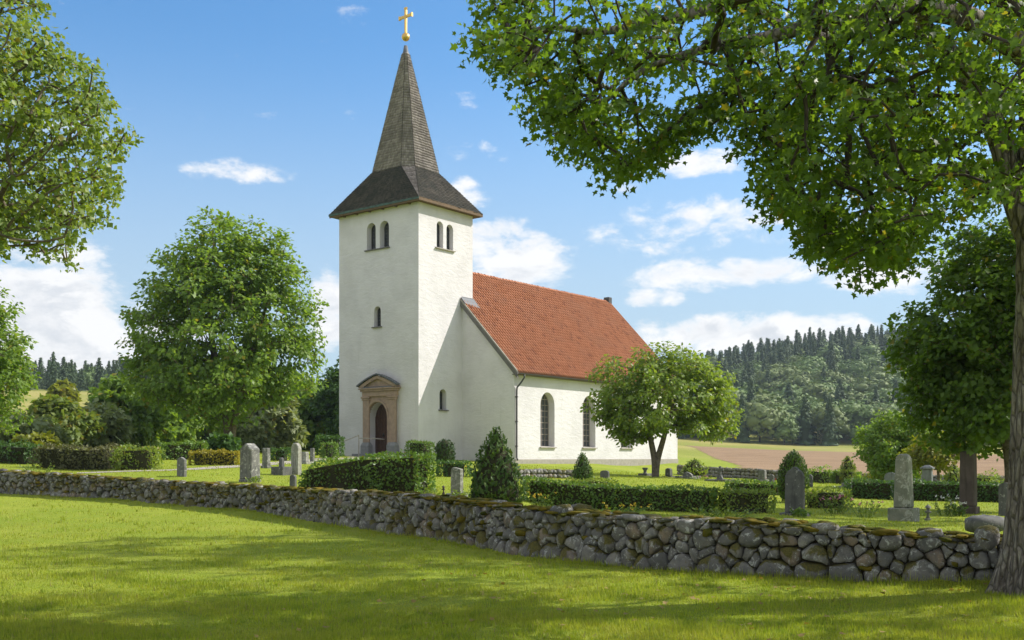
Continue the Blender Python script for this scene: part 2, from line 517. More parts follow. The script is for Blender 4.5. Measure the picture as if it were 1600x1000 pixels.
class MB:
    """collects simple solids into one mesh"""
    def __init__(s):
        s.v, s.f = [], []

    def add(s, vs, fs):
        b = len(s.v)
        s.v += [tuple(v) for v in vs]
        s.f += [tuple(i + b for i in f) for f in fs]
        return s

    def box(s, x0, x1, y0, y1, z0, z1):
        return s.add([(x0, y0, z0), (x1, y0, z0), (x1, y1, z0), (x0, y1, z0), (x0, y0, z1), (x1, y0, z1), (x1, y1, z1), (x0, y1, z1)],
                     [(0, 3, 2, 1), (4, 5, 6, 7), (0, 1, 5, 4), (1, 2, 6, 5), (2, 3, 7, 6), (3, 0, 4, 7)])

    def frustum(s, c0, h0, c1, h1):
        vs = []
        for c, h in ((c0, h0), (c1, h1)):
            for sx, sy in ((-1, -1), (1, -1), (1, 1), (-1, 1)):
                vs.append((c[0] + sx * h[0], c[1] + sy * h[1], c[2]))
        return s.add(vs, [(0, 3, 2, 1), (4, 5, 6, 7), (0, 1, 5, 4), (1, 2, 6, 5), (2, 3, 7, 6), (3, 0, 4, 7)])

    def prism(s, pts, d):
        """closed polygon of 3-D points pushed along vector d"""
        n = len(pts)
        p2 = [(p[0] + d[0], p[1] + d[1], p[2] + d[2]) for p in pts]
        return s.add(list(pts) + p2, [tuple(range(n))[::-1], tuple(range(n, 2 * n))] + [(i, (i + 1) % n, n + (i + 1) % n, n + i) for i in range(n)])

    def tube(s, pts, r, k=8, caps=True):
        rr = r if isinstance(r, (list, tuple)) else [r] * len(pts)
        pts = [Vector(p) for p in pts]
        vs, fs = [], []
        for i, p in enumerate(pts):
            d = (pts[min(i + 1, len(pts) - 1)] - pts[max(i - 1, 0)]).normalized()
            a = d.orthogonal().normalized() if i == 0 else (a - d * a.dot(d)).normalized()
            b = d.cross(a)
            for j in range(k):
                q = 2 * math.pi * j / k
                vs.append(p + (a * math.cos(q) + b * math.sin(q)) * rr[i])
        for i in range(len(pts) - 1):
            for j in range(k):
                fs.append((i * k + j, i * k + (j + 1) % k, (i + 1) * k + (j + 1) % k, (i + 1) * k + j))
        if caps:
            fs.append(tuple(range(k))[::-1])
            fs.append(tuple(range((len(pts) - 1) * k, len(pts) * k)))
        return s.add(vs, fs)

    def lathe(s, prof, c=(0, 0, 0), k=16):
        """prof: (radius, z)"""
        vs, fs = [], []
        for r, z in prof:
            for j in range(k):
                q = 2 * math.pi * j / k
                vs.append((c[0] + r * math.cos(q), c[1] + r * math.sin(q), c[2] + z))
        for i in range(len(prof) - 1):
            for j in range(k):
                fs.append((i * k + j, i * k + (j + 1) % k, (i + 1) * k + (j + 1) % k, (i + 1) * k + j))
        fs.append(tuple(range(k))[::-1])
        fs.append(tuple(range((len(prof) - 1) * k, len(prof) * k)))
        return s.add(vs, fs)

    def mesh(s, name, smooth=False, bevel=0.0):
        me = bpy.data.meshes.new(name)
        me.from_pydata(s.v, [], s.f)
        bm = bmesh.new()
        bm.from_mesh(me)
        bmesh.ops.recalc_face_normals(bm, faces=bm.faces)
        if bevel:
            bmesh.ops.bevel(bm, geom=[e for e in bm.edges if e.calc_face_angle(0) > 0.5], offset=bevel, segments=1, affect='EDGES', clamp_overlap=True)
        bm.to_mesh(me)
        bm.free()
        if smooth:
            me.polygons.foreach_set('use_smooth', [True] * len(me.polygons))
        me.update()
        return me

    def build(s, name, mat, parent=None, smooth=False, bevel=0.0, loc=None, kind=None):
        return link(name, s.mesh(name, smooth, bevel), mat, parent, loc, kind)


# ------------------------------------------------------------------ terrain
def at(px, Y):
    return (px - 800) / F * Y


def zat(py, Y):
    return EYE - (py - HZ) / F * Y


# foot of the dry-stone wall on the lawn side: photo column, distance, row of the foot
WALL = [(2250, 11.3, 965), (1950, 12.4, 940), (1700, 13.5, 924), (1555, 14.2, 916), (1300, 14.7, 910), (1100, 15.7, 897), (950, 16.9, 883), (800, 18.8, 866), (700, 21.2, 848),
        (590, 23.8, 833), (400, 30.5, 804), (200, 35.0, 785), (0, 38.5, 771), (-160, 41.5, 764), (-400, 46, 757)]
WXY = np.array([(at(a, Y), Y, zat(c, Y)) for a, Y, c in WALL])

ctrl = []
for X in (-60, -35, -18, -6, 6, 18, 40):
    for Y in (-40, -15, 0, 8):
        ctrl.append((X, Y, 0.0))
for X in (18, 30):
    ctrl.append((X, 13, 0.05))
_L = np.concatenate([[0], np.cumsum(np.linalg.norm(np.diff(WXY[:, :2], axis=0), axis=1))])
_t = np.arange(0, _L[-1], 1.6)
WXY_D = np.stack([np.interp(_t, _L, WXY[:, k]) for k in range(3)], 1)
for _ in range(10):
    WXY_D[1:-1] = (WXY_D[:-2] + 2 * WXY_D[1:-1] + WXY_D[2:]) / 4
for i, (X, Y, z) in enumerate(WXY_D):
    a, b = WXY_D[max(i - 1, 0)], WXY_D[min(i + 1, len(WXY_D) - 1)]
    d = (b - a)[:2] / np.linalg.norm((b - a)[:2])
    nrm = np.array([d[1], -d[0]])
    if nrm[1] < 0:
        nrm = -nrm
    for off, dz in ((-.9, 0.0), (-.05, 0.01), (.95, .36)):
        ctrl.append((X + nrm[0] * off, Y + nrm[1] * off, z + dz))
for i, (X, Y, z) in enumerate(WXY):
    a, b = WXY[max(i - 1, 0)], WXY[min(i + 1, len(WXY) - 1)]
    d = (b - a)[:2] / np.linalg.norm((b - a)[:2])
    nrm = np.array([d[1], -d[0]])          # towards the churchyard
    if nrm[1] < 0:
        nrm = -nrm
    q = WXY[i][:2] + nrm * 1.9
    ctrl.append((q[0], q[1], z + (0.40 if i < 10 else 0.52)))
    q = WXY[i][:2] - nrm * 2.5
    ctrl.append((q[0], q[1], z * 0.9 - 0.0))
for px, py, Y in [(283, 744, 39), (390, 753, 37.5), (462, 742, 42), (416, 731, 46), (335, 728, 48), (215, 735, 45), (100, 738, 45), (20, 729, 48),
                  (590, 767, 29), (775, 786, 25), (714, 776, 27), (910, 757, 42), (1022, 745, 58), (1242, 806, 24), (1412, 814, 24), (1512, 802, 28),
                  (1110, 802, 26), (850, 797, 25.5), (1240, 786, 32), (1045, 745, 62), (1125, 752, 56), (1190, 752, 58), (1325, 763, 50), (1395, 775, 40), (1450, 770, 42),
                  (1300, 757, 72), (1060, 743, 80), (1580, 763, 68), (654, 718, 72), (527, 713, 77), (806, 724.5, 72.6), (1055, 724, 90), (930, 725, 80),
                  (365, 708, 62), (150, 712, 60), (0, 708, 62), (1300, 743, 88), (1560, 744, 88), (1900, 750, 90), (1100, 740, 100), (1300, 715, 150), (1560, 715, 150),
                  (1100, 715, 150), (1300, 701, 262), (1100, 701, 262), (1560, 701, 262), (1900, 701, 262), (1250, 696, 300), (1560, 696, 300),
                  (1250, 566, 520), (1000, 625, 520), (1560, 550, 520), (1900, 550, 520), (1400, 547, 640), (1560, 545, 640), (1130, 588, 640), (900, 640, 640), (1900, 550, 640),
                  (100, 641, 200), (-200, 641, 200), (320, 650, 200), (100, 613, 300), (-200, 610, 300), (100, 609, 390), (320, 612, 390), (-200, 606, 390), (600, 640, 440), (100, 604, 460),
                  (600, 660, 200), (600, 690, 130), (100, 690, 110), (-200, 690, 110)]:
    ctrl.append((at(px, Y), Y, zat(py, Y)))
for X in (-1000, -500, 0, 500, 1000):
    ctrl.append((X, 1000, 55))
    ctrl.append((X, 1600, 40))
for X in (-900, -450, 450, 900):
    ctrl.append((X, 300, 22 if X < 0 else 14))
    ctrl.append((X, 0, 2))
for X in (-300, 0, 300):
    ctrl.append((X, -200, 0))
C_ = np.array(ctrl)
_keep = []
for i in range(len(C_)):
    if all(np.hypot(*(C_[i, :2] - C_[j, :2])) > 0.6 for j in _keep):
        _keep.append(i)
C_ = C_[_keep]


def _phi(r):
    return np.sqrt(r * r + 0.6)


_A = _phi(np.linalg.norm(C_[:, None, :2] - C_[None, :, :2], axis=2))
_n = len(C_)
_M = np.zeros((_n + 3, _n + 3))
_M[:_n, :_n] = _A + np.eye(_n) * -0.02
_M[:_n, _n] = 1
_M[:_n, _n + 1:] = C_[:, :2] / 100
_M[_n:, :_n] = _M[:_n, _n:].T
_W = np.linalg.solve(_M, np.concatenate([C_[:, 2], np.zeros(3)]))


def ground(X, Y):
    X = np.asarray(X, dtype=float)
    Y = np.asarray(Y, dtype=float)
    sh = X.shape
    P = np.stack([X.ravel(), Y.ravel()], 1)
    out = np.zeros(len(P))
    for i in range(0, len(P), 20000):
        p = P[i:i + 20000]
        r = np.sqrt((p[:, None, 0] - C_[None, :, 0]) ** 2 + (p[:, None, 1] - C_[None, :, 1]) ** 2)
        out[i:i + 20000] = _phi(r) @ _W[:_n] + _W[_n] + p @ _W[_n + 1:] / 100
    # slight lumps of an old lawn
    out += 0.018 * np.sin(P[:, 0] * 1.3 + 0.7 * np.sin(P[:, 1] * 0.9)) * np.sin(P[:, 1] * 1.1 + 0.5)
    return out.reshape(sh)


def G(x, y):
    return float(ground(np.array([x]), np.array([y]))[0])


def spaced(*segs):
    out = []
    for a, b, st in segs:
        out += list(np.arange(a, b, st))
    return np.array(out + [segs[-1][1]])


GX = spaced((-1500, -400, 100), (-400, -120, 20), (-120, -40, 4), (-40, 40, 0.5), (40, 120, 4), (120, 400, 20), (400, 1500, 100))
GY = spaced((-300, -40, 40), (-40, 4, 4), (4, 60, 0.5), (60, 110, 1.0), (110, 300, 6), (300, 720, 15), (720, 2000, 120))
_gx, _gy = np.meshgrid(GX, GY)
GZ = ground(_gx, _gy)


def sheet(name, mat, mask, dz):
    ny, nx = _gx.shape
    V = np.stack([_gx, _gy, GZ + dz], 2).reshape(-1, 3)
    ii = np.arange(ny * nx).reshape(ny, nx)
    Fq = np.stack([ii[:-1, :-1], ii[:-1, 1:], ii[1:, 1:], ii[1:, :-1]], 2)
    if mask is not None:
        cx = (_gx[:-1, :-1] + _gx[1:, 1:]) / 2
        cy = (_gy[:-1, :-1] + _gy[1:, 1:]) / 2
        Fq = Fq[mask(cx, cy)]
    Fq = Fq.reshape(-1, 4)
    used = np.unique(Fq)
    re = np.zeros(len(V), dtype=np.int32)
    re[used] = np.arange(len(used))
    o = link(name, np_mesh(name, V[used], re[Fq], True), mat)
    o['kind'] = 'structure'
    return o


sheet('ground', 'lawn', None, 0.0)
sheet('ploughed_field', 'ploughed_earth', lambda x, y: (y > 86) & (y < 215) & (x > 22 + (y - 86) * 0.10) & (x < 260), 0.02)


def ribbon(name, mat, pts, w, dz=0.012):
    """a path that lies on the ground"""
    P_ = []
    pts = np.array(pts, dtype=float)
    for i in range(len(pts) - 1):
        k = max(2, int(np.linalg.norm(pts[i + 1] - pts[i]) / 0.5))
        for j in range(k):
            P_.append(pts[i] + (pts[i + 1] - pts[i]) * j / k)
    P_.append(pts[-1])
    P_ = np.array(P_)
    for _ in range(6):
        P_[1:-1] = (P_[:-2] + P_[1:-1] * 2 + P_[2:]) / 4
    V = []
    for i in range(len(P_)):
        d = P_[min(i + 1, len(P_) - 1)] - P_[max(i - 1, 0)]
        d = d / np.linalg.norm(d)
        nr = np.array([-d[1], d[0]])
        wob = 0.07 * math.sin(i * 1.7) + 0.05 * math.sin(i * 0.6)
        for j in range(5):
            q = P_[i] + nr * (w / 2 + wob) * (j / 2 - 1)
            V.append((q[0], q[1], G(q[0], q[1]) + dz))
    Fs = [(i * 5 + j, i * 5 + j + 1, i * 5 + j + 6, i * 5 + j + 5) for i in range(len(P_) - 1) for j in range(4)]
    o = link(name, np_mesh(name, V, np.array(Fs), True), mat)
    o['kind'] = 'structure'
    return o


# ------------------------------------------------------------------ the church
CH0 = Vector((at(654, 72), 72.0, zat(718, 72)))         # south-west corner of the tower
EV = Vector((0.6187, 0.7856, 0))                        # church east
NV = Vector((-0.7856, 0.6187, 0))                       # church north
CHROT = math.atan2(EV.y, EV.x)


def on(px, py, axis, val):
    """where the line of sight of a photo point meets the plane local[axis] = val of the church"""
    d = Vector(((px - 800) / F, 1, (HZ - py) / F))
    o = Vector((0, 0, EYE)) - CH0
    ol = (o.dot(EV), o.dot(NV), o.z)
    dl = (d.dot(EV), d.dot(NV), d.z)
    t = (val - ol[axis]) / dl[axis]
    return Vector((ol[0] + dl[0] * t, ol[1] + dl[1] * t, ol[2] + dl[2] * t))


church = thing('church', 'white limewashed stone church with square tower, shingled spire and red tiled nave roof', 'church', CH0, CHROT)

TW, TL, TH = 5.69, 7.91, 17.8           # tower: east-west, north-south, wall height
NX0, NY0, NRY = 4.52, -4.72, 2.6        # nave: west gable, south wall, ridge
NY1 = 2 * NRY - NY0
NX1 = NX0 + 22.7
NEAVE, NRIDGE = 6.25, 13.95
PITCH = (NRIDGE - NEAVE) / (NRY - NY0)


def arch_pts(w, h, k=12, pointed=0.0):
    """arched outline in (u, v), foot centre at 0, total height h"""
    r = w / 2
    pts = [(-r, 0), (r, 0)]
    for i in range(k + 1):
        q = math.pi * i / k
        rise = r * (1 + pointed)
        pts.append((r * math.cos(q), h - rise + rise * math.sin(q)))
    return pts


def arch_solid(mb, plane, c, base, w, h, d0, d1, k=12, pointed=0.0):
    """plane 'x': opening in a wall of constant x, c is the centre y; plane 'y' likewise"""
    pts = arch_pts(w, h, k, pointed)
    if plane == 'x':
        mb.prism([(d0, c + u, base + v) for u, v in pts], (d1 - d0, 0, 0))
    else:
        mb.prism([(c + u, d0, base + v) for u, v in pts], (0, d1 - d0, 0))


def carve(o, cutters):
    """cut window niches into a solid wall, keep the result as a plain mesh"""
    me_c = cutters.mesh('niches')
    c = bpy.data.objects.new('niches', me_c)
    COL.objects.link(c)
    c.matrix_basis = Matrix.Identity(4)
    par, o.parent = o.parent, None
    md = o.modifiers.new('niches', 'BOOLEAN')
    md.operation = 'DIFFERENCE'
    md.solver = 'EXACT'
    md.object = c
    dg = bpy.context.evaluated_depsgraph_get()
    me = bpy.data.meshes.new_from_object(o.evaluated_get(dg))
    o.modifiers.clear()
    o.data = me
    o.parent = par
    bpy.data.objects.remove(c)


# niches: (plane, wall coordinate, centre, foot, width, height, depth)
def niche_from(px0, px1, pyt, pyb, plane, val):
    ax = 0 if plane == 'x' else 1
    a, b = on(px0, pyb, ax, val), on(px1, pyb, ax, val)
    t = on((px0 + px1) / 2, pyt, ax, val)
    m_ = on((px0 + px1) / 2, pyb, ax, val)
    ot = 1 if plane == 'x' else 0
    return ((a[ot] + b[ot]) / 2, m_.z, abs(a[ot] - b[ot]), t.z - m_.z)


tw_niches = [('x', 0, *niche_from(573.3, 587.0, 348.5, 390, 'x', 0), 0.55), ('x', 0, *niche_from(593.4, 607.7, 345, 386, 'x', 0), 0.55),
             ('x', 0, *niche_from(584.3, 595, 478.7, 510, 'x', 0), 0.45),
             ('y', 0, *niche_from(682.3, 692.5, 346, 387, 'y', 0), 0.45), ('y', 0, *niche_from(697.6, 708, 351, 390.5, 'y', 0), 0.45),
             ('y', 0, *niche_from(686.8, 697.6, 608, 640, 'y', 0), 0.5)]
nv_niches = [('y', NY0, *niche_from(844.5, 866.5, 613, 698, 'y', NY0), 0.62)]
c2 = niche_from(911, 930, 618, 698.5, 'y', NY0)
h_ = nv_niches[0][3]
pitch_w = c2[0] - nv_niches[0][2]
for i in (1, 2):
    nv_niches.append(('y', NY0, nv_niches[0][2] + pitch_w * i, nv_niches[0][3], nv_niches[0][4], nv_niches[0][5], 0.62))
nv_niches = [n for n in nv_niches if n[2] + 1 < NX1]

pA = on(577, 707.6, 0, 0)
pB = on(608.5, 707.6, 0, 0)
PDY = (pA.y + pB.y) / 2
PDW = abs(pA.y - pB.y)
PDZ = on(593, 708.5, 0, 0).z
PDH = on(593, 628.5, 0, 0).z - PDZ

tower = MB().box(0, TW, 0, TL, -2.0, TH).build('tower_wall', 'limewash', church)
cut = MB()
for pl, val, c, base, w, h, dep in tw_niches:
    arch_solid(cut, pl, c, base, w, h, val - 0.5, val + dep)
arch_solid(cut, 'x', PDY, PDZ, PDW, PDH, -0.6, 0.75, 16, 0.12)
carve(tower, cut)
nave = MB().prism([(NX0, NY0, -2.2), (NX0, NY1, -2.2), (NX0, NY1, NEAVE), (NX0, NRY, NRIDGE), (NX0, NY0, NEAVE)], (NX1 - NX0, 0, 0)).build('nave_wall', 'limewash', church)
cut = MB()
for pl, val, c, base, w, h, dep in nv_niches:
    arch_solid(cut, pl, c, base, w, h, val - 0.5, val + dep, 14, 0.1)
carve(nave, cut)
MB().box(NX0 + 0.004, NX1 + .05, NY0 - 0.06, NY0 + 0.3, -2.3, 0.02).build('plinth', 'sill_stone', church, bevel=0.02)


def window(pl, val, c, base, w, h, dep, bars=(2, 5), pointed=0.0, lead='window_lead'):
    """frame with glass and lattice at the back of its niche"""
    fr = MB()
    out, inn = arch_pts(w - 0.004, h - 0.004, 14, pointed), arch_pts(w - 0.13, h - 0.12, 14, pointed)
    d = val + dep - 0.10

    def p(u, v, dd):
        return (dd, c + u, base + v) if pl == 'x' else (c + u, dd, base + v)
    n = len(out)
    vs = [p(u, v + .002, d) for u, v in out] + [p(u, v + 0.06, d) for u, v in inn]
    vs += [p(u, v + .002, d + 0.08) for u, v in out] + [p(u, v + 0.06, d + 0.08) for u, v in inn]
    fs = []
    for i in range(n):
        j = (i + 1) % n
        fs += [(i, j, n + j, n + i), (n + i, n + j, 3 * n + j, 3 * n + i), (2 * n + i, 2 * n + j, j, i)]
    fr.add(vs, fs)
    f = fr.build('window', lead, church)
    g = MB()
    g.prism([p(u, v + 0.06, d + 0.045) for u, v in inn], (0.02, 0, 0) if pl == 'x' else (0, 0.02, 0))
    g.build('pane', 'old_glass', f)
    b = MB()
    nb, nr = bars
    rr = (w - 0.13) / 2
    for i in range(1, nb + 1):
        u = -rr + 2 * rr * i / (nb + 1)
        top = h - 0.12 - rr * (1 + pointed) + rr * (1 + pointed) * math.sqrt(max(0.02, 1 - (u / rr) ** 2))
        wd = 0.022
        a0, a1 = p(u - wd, 0.07, d + 0.01), p(u + wd, top + 0.06, d + 0.04)
        b.box(min(a0[0], a1[0]), max(a0[0], a1[0]), min(a0[1], a1[1]), max(a0[1], a1[1]), a0[2], a1[2])
    for i in range(1, nr + 1):
        v = (h - 0.12) * i / (nr + 1)
        z0 = h - 0.12 - rr * (1 + pointed)
        half = rr if v < z0 else rr * math.sqrt(max(0.0, 1 - ((v - z0) / (rr * (1 + pointed))) ** 2))
        wd = 0.02 if i % 2 else 0.03
        a0, a1 = p(-half, v + 0.06 - wd, d + 0.005), p(half, v + 0.06 + wd, d + 0.036)
        b.box(min(a0[0], a1[0]), max(a0[0], a1[0]), min(a0[1], a1[1]), max(a0[1], a1[1]), a0[2], a1[2])
    b.build('glazing_bar', lead, f, kind='stuff')
    return f


def sill(pl, val, c0, c1, base, mat='sill_stone', out=0.14, dep=0.45, t=0.1):
    s = MB()
    if pl == 'x':
        s.prism([(val - out, c0, base - t), (val + dep - .12, c0, base - t + .02), (val + dep - .12, c0, base + 0.05), (val - out, c0, base - t * .3)], (0, c1 - c0, 0))
    else:
        s.prism([(c0, val - out, base - t), (c0, val + dep - .12, base - t + .02), (c0, val + dep - .12, base + 0.05), (c0, val - out, base - t * .3)], (c1 - c0, 0, 0))
    return s.build('window_sill', mat, church)


for nch in tw_niches:
    window(*nch, bars=(1, 5) if nch[4] < 0.75 else (2, 6), lead='dark_metal')
for nch in nv_niches:
    window(*nch, bars=(3, 8), pointed=0.1)
    sill('y', NY0, nch[2] - nch[4] / 2 - .1, nch[2] + nch[4] / 2 + .1, nch[3], dep=0.6)
a, b = tw_niches[0], tw_niches[1]
sill('x', 0, b[2] - b[4] / 2 - .1, a[2] + a[4] / 2 + .15, (a[3] + b[3]) / 2, 'verge_wood', dep=.5)
a = tw_niches[2]
sill('x', 0, a[2] - a[4] / 2 - .12, a[2] + a[4] / 2 + .12, a[3], 'verge_wood')
a, b = tw_niches[3], tw_niches[4]
sill('y', 0, a[2] - a[4] / 2 - .15, b[2] + b[4] / 2 + .15, (a[3] + b[3]) / 2, 'sill_stone')
a = tw_niches[5]
sill('y', 0, a[2] - a[4] / 2 - .12, a[2] + a[4] / 2 + .12, a[3], 'verge_wood')

# --- nave roof
OV = 0.42
RT = 0.20
EX0, EX1 = NX0 - 0.16, NX1 + 0.55
ys, zs = NY0 - OV, NEAVE - OV * PITCH
yn, zn = NY1 + OV, NEAVE - OV * PITCH
roof = MB().prism([(EX0, ys, zs + .03), (EX0, NRY, NRIDGE + .03), (EX0, yn, zn + .03), (EX0, yn, zn + RT), (EX0, NRY, NRIDGE + RT + .02), (EX0, ys, zs + RT)], (EX1 - EX0, 0, 0)).build('nave_roof', 'clay_tile', church)
sl = math.hypot(NRY - ys, NRIDGE + RT + .02 - zs - RT)
ud = np.array([0, (NRY - ys) / sl, (NRIDGE + .02 - zs) / sl])        # up the slope
nd = np.array([0, -ud[2], ud[1]])                                    # out of the slope
ncol, nrow = int((EX1 - EX0) / 0.30), int(sl / 0.34)
cw, rh = (EX1 - EX0) / ncol, sl / nrow
V, Fq = [], []
prof = [(0.0, 0.0), (0.14, 0.075), (0.32, 0.10), (0.50, 0.07), (0.66, 0.012), (1.0, 0.0)]
k = len(prof)
for r in range(nrow):
    for c in range(ncol):
        jx, jz, ju = rng.normal(0, .005), abs(rng.normal(0, .006)), rng.normal(0, .010)
        b0 = len(V)
        tilt = rng.normal(0, .006)
        for (v0, lift) in ((-0.03 + ju, 0.035), (rh + 0.02 + ju, 0.0)):
            for u, hgt in prof:
                q = np.array([EX0 + (c + u) * cw + jx, ys, zs + RT]) + ud * (r * rh + v0) + nd * (hgt + lift + jz + 0.012 + tilt * (u - .5))
                V.append(q)
        for u, hgt in prof:
            q = np.array([EX0 + (c + u) * cw + jx, ys, zs + RT]) + ud * (r * rh - 0.03 + ju) + nd * (hgt + jz - .004)
            V.append(q)
        for i in range(k - 1):
            Fq.append((b0 + i, b0 + i + 1, b0 + k + i + 1, b0 + k + i))
            Fq.append((b0 + 2 * k + i, b0 + 2 * k + i + 1, b0 + i + 1, b0 + i))
link('roof_tile', np_mesh('roof_tile', np.array(V), np.array(Fq)), 'clay_tile', roof, kind='stuff')
# ridge tiles: half barrels with their collars
V, Fq = [], []
nr = int((EX1 - EX0 - 1.2) / 0.38)
for i in range(nr):
    x0 = EX0 + 1.2 + i * 0.38
    b0 = len(V)
    jz = rng.normal(0, .01)
    for (x, rr, dz) in ((x0, 0.15, 0.035), (x0 + 0.40, 0.13, 0.0)):
        for j in range(7):
            q = math.pi * j / 6
            V.append((x, NRY - math.cos(q) * rr, NRIDGE + RT + math.sin(q) * rr * 0.9 - .02 + dz + jz))
    for j in range(6):
        Fq.append((b0 + j, b0 + j + 1, b0 + 8 + j, b0 + 7 + j))
    c0 = len(V)
    V.append((x0, NRY, NRIDGE + RT - .05))
    for j in range(6):
        Fq.append((b0 + j, b0 + j + 1, c0, c0))
Fq = np.array(Fq)
tri = Fq[Fq[:, 2] == Fq[:, 3]][:, :3]
qd = Fq[Fq[:, 2] != Fq[:, 3]]
link('ridge_tile', np_mesh('ridge_tile', np.array(V), [qd, tri]), 'clay_tile', roof, kind='stuff')
# small dark box at the east end of the ridge
MB().box(EX1 - .45, EX1 + .06, NRY - .28, NRY + .28, NRIDGE + .05, NRIDGE + .62).build('ridge_end_box', 'dark_metal', roof, bevel=.02)
# verge boards of the west gable, with a lead strip on top
MB().prism([(EX0 - .05, ys - .02, zs - .24), (EX0 - .05, NRY, NRIDGE - .24), (EX0 - .05, NRY, NRIDGE + RT - .04), (EX0 - .05, ys - .02, zs + RT - .04)], (0.16, 0, 0)).build('verge_board', 'verge_wood', roof)
MB().prism([(EX0 - .07, ys - .03, zs + RT - .03), (EX0 - .07, NRY, NRIDGE + RT - .03), (EX0 - .07, NRY, NRIDGE + RT + .09), (EX0 - .07, ys - .03, zs + RT + .09)], (0.2, 0, 0)).build('verge_capping', 'sill_stone', roof)
MB().prism([(EX1 - .02, ys, zs - .1), (EX1 - .02, NRY, NRIDGE - .1), (EX1 - .02, NRY, NRIDGE + RT + .1), (EX1 - .02, ys, zs + RT + .1)], (0.12, 0, 0)).build('verge_board', 'verge_wood', roof)
# lead flashing where the roof meets the tower
fy = 0.0
fz = NEAVE + (fy - NY0) * PITCH + RT
MB().prism([(EX0 + .1, -0.03, fz - .10), (TW + .1, -0.03, fz - .10), (TW + .1, -0.03, fz + .22), (EX0 + .1, -0.03, fz + .22)], (0, -0.02, 0)).build('flashing', 'lead', roof)
MB().prism([(EX0 - .02, -.05, fz + .14), (TW + .08, -.05, fz + .14), (TW + .08, -.65, fz + .14 - .65 * PITCH), (EX0 - .02, -.45, fz + .14 - .45 * PITCH)], (0, 0.0, 0.04)).build('flashing', 'lead', roof)
# soffit of the eaves, gutter, downpipe
MB().box(EX0, EX1, NY0 - .34, NY0 + .05, zs + .02, zs + .07).build('soffit', 'verge_wood', roof)
gt = MB()
gp = []
for i in range(9):
    q = math.pi + math.pi * i / 8
    gp.append((0.095 * math.cos(q), 0.095 * math.sin(q)))
gp += [(0.080 * math.cos(math.pi + math.pi * i / 8), 0.080 * math.sin(math.pi + math.pi * i / 8)) for i in range(8, -1, -1)]
gt.prism([(EX0 - .02, ys - .07 + u, zs + .13 + v) for u, v in gp], (EX1 - EX0 + .04, 0, 0))
gt.build('gutter', 'dark_metal', roof)
dp = MB().tube([(NX0 + .55, ys - .07, zs + .05), (NX0 + .55, ys - .06, zs - .16), (NX0 + .42, ys + .12, zs - .50), (NX0 + .22, NY0 - .10, zs - .85), (NX0 + .2, NY0 - .09, zs - 1.1), (NX0 + .2, NY0 - .09, 0.12), (NX0 + .17, NY0 - .2, -0.05)], 0.062, 8)
dpo = dp.build('downpipe', 'dark_metal', church, smooth=True)
for z in (0.9, 2.6, 4.3):
    MB().box(NX0 + .12, NX0 + .28, NY0 - .16, NY0 + .02, z, z + .05).build('bracket', 'iron', dpo)

# --- spire
SC = Vector((TW / 2, TL / 2, 0))
E0 = 0.50
ZE = TH - 0.05
ZB, ZA = 20.65, 29.75
ax_, ay_, bx_, by_ = 1.93, 2.1, 1.25, 1.42


def spire_pts():
    eav = [(-E0, -E0, ZE), (TW + E0, -E0, ZE), (TW + E0, TL + E0, ZE), (-E0, TL + E0, ZE)]      # SW SE NE NW
    o = [(-ax_, -by_), (-bx_, -ay_), (bx_, -ay_), (ax_, -by_), (ax_, by_), (bx_, ay_), (-bx_, ay_), (-ax_, by_)]
    octo = [(SC.x + u, SC.y + v, ZB) for u, v in o]
    return eav, octo


eav, octo = spire_pts()
apex_r = 0.10
top = [(SC.x + (p[0] - SC.x) * apex_r, SC.y + (p[1] - SC.y) * apex_r, ZA - (ZA - ZB) * apex_r * 0.3) for p in octo]
sp = MB()
sp.add(eav + octo + top, [(0, 4 + 1, 4 + 2, 1), (1, 4 + 3, 4 + 4, 2), (2, 4 + 5, 4 + 6, 3), (3, 4 + 7, 4 + 0, 0), (0, 4, 5), (1, 6, 7), (2, 8, 9), (3, 10, 11)]
       + [(4 + i, 4 + (i + 1) % 8, 12 + (i + 1) % 8, 12 + i) for i in range(8)] + [tuple(range(12, 20)), (0, 1, 2, 3)])
spire = sp.build('spire', 'shingle_tarred', church)


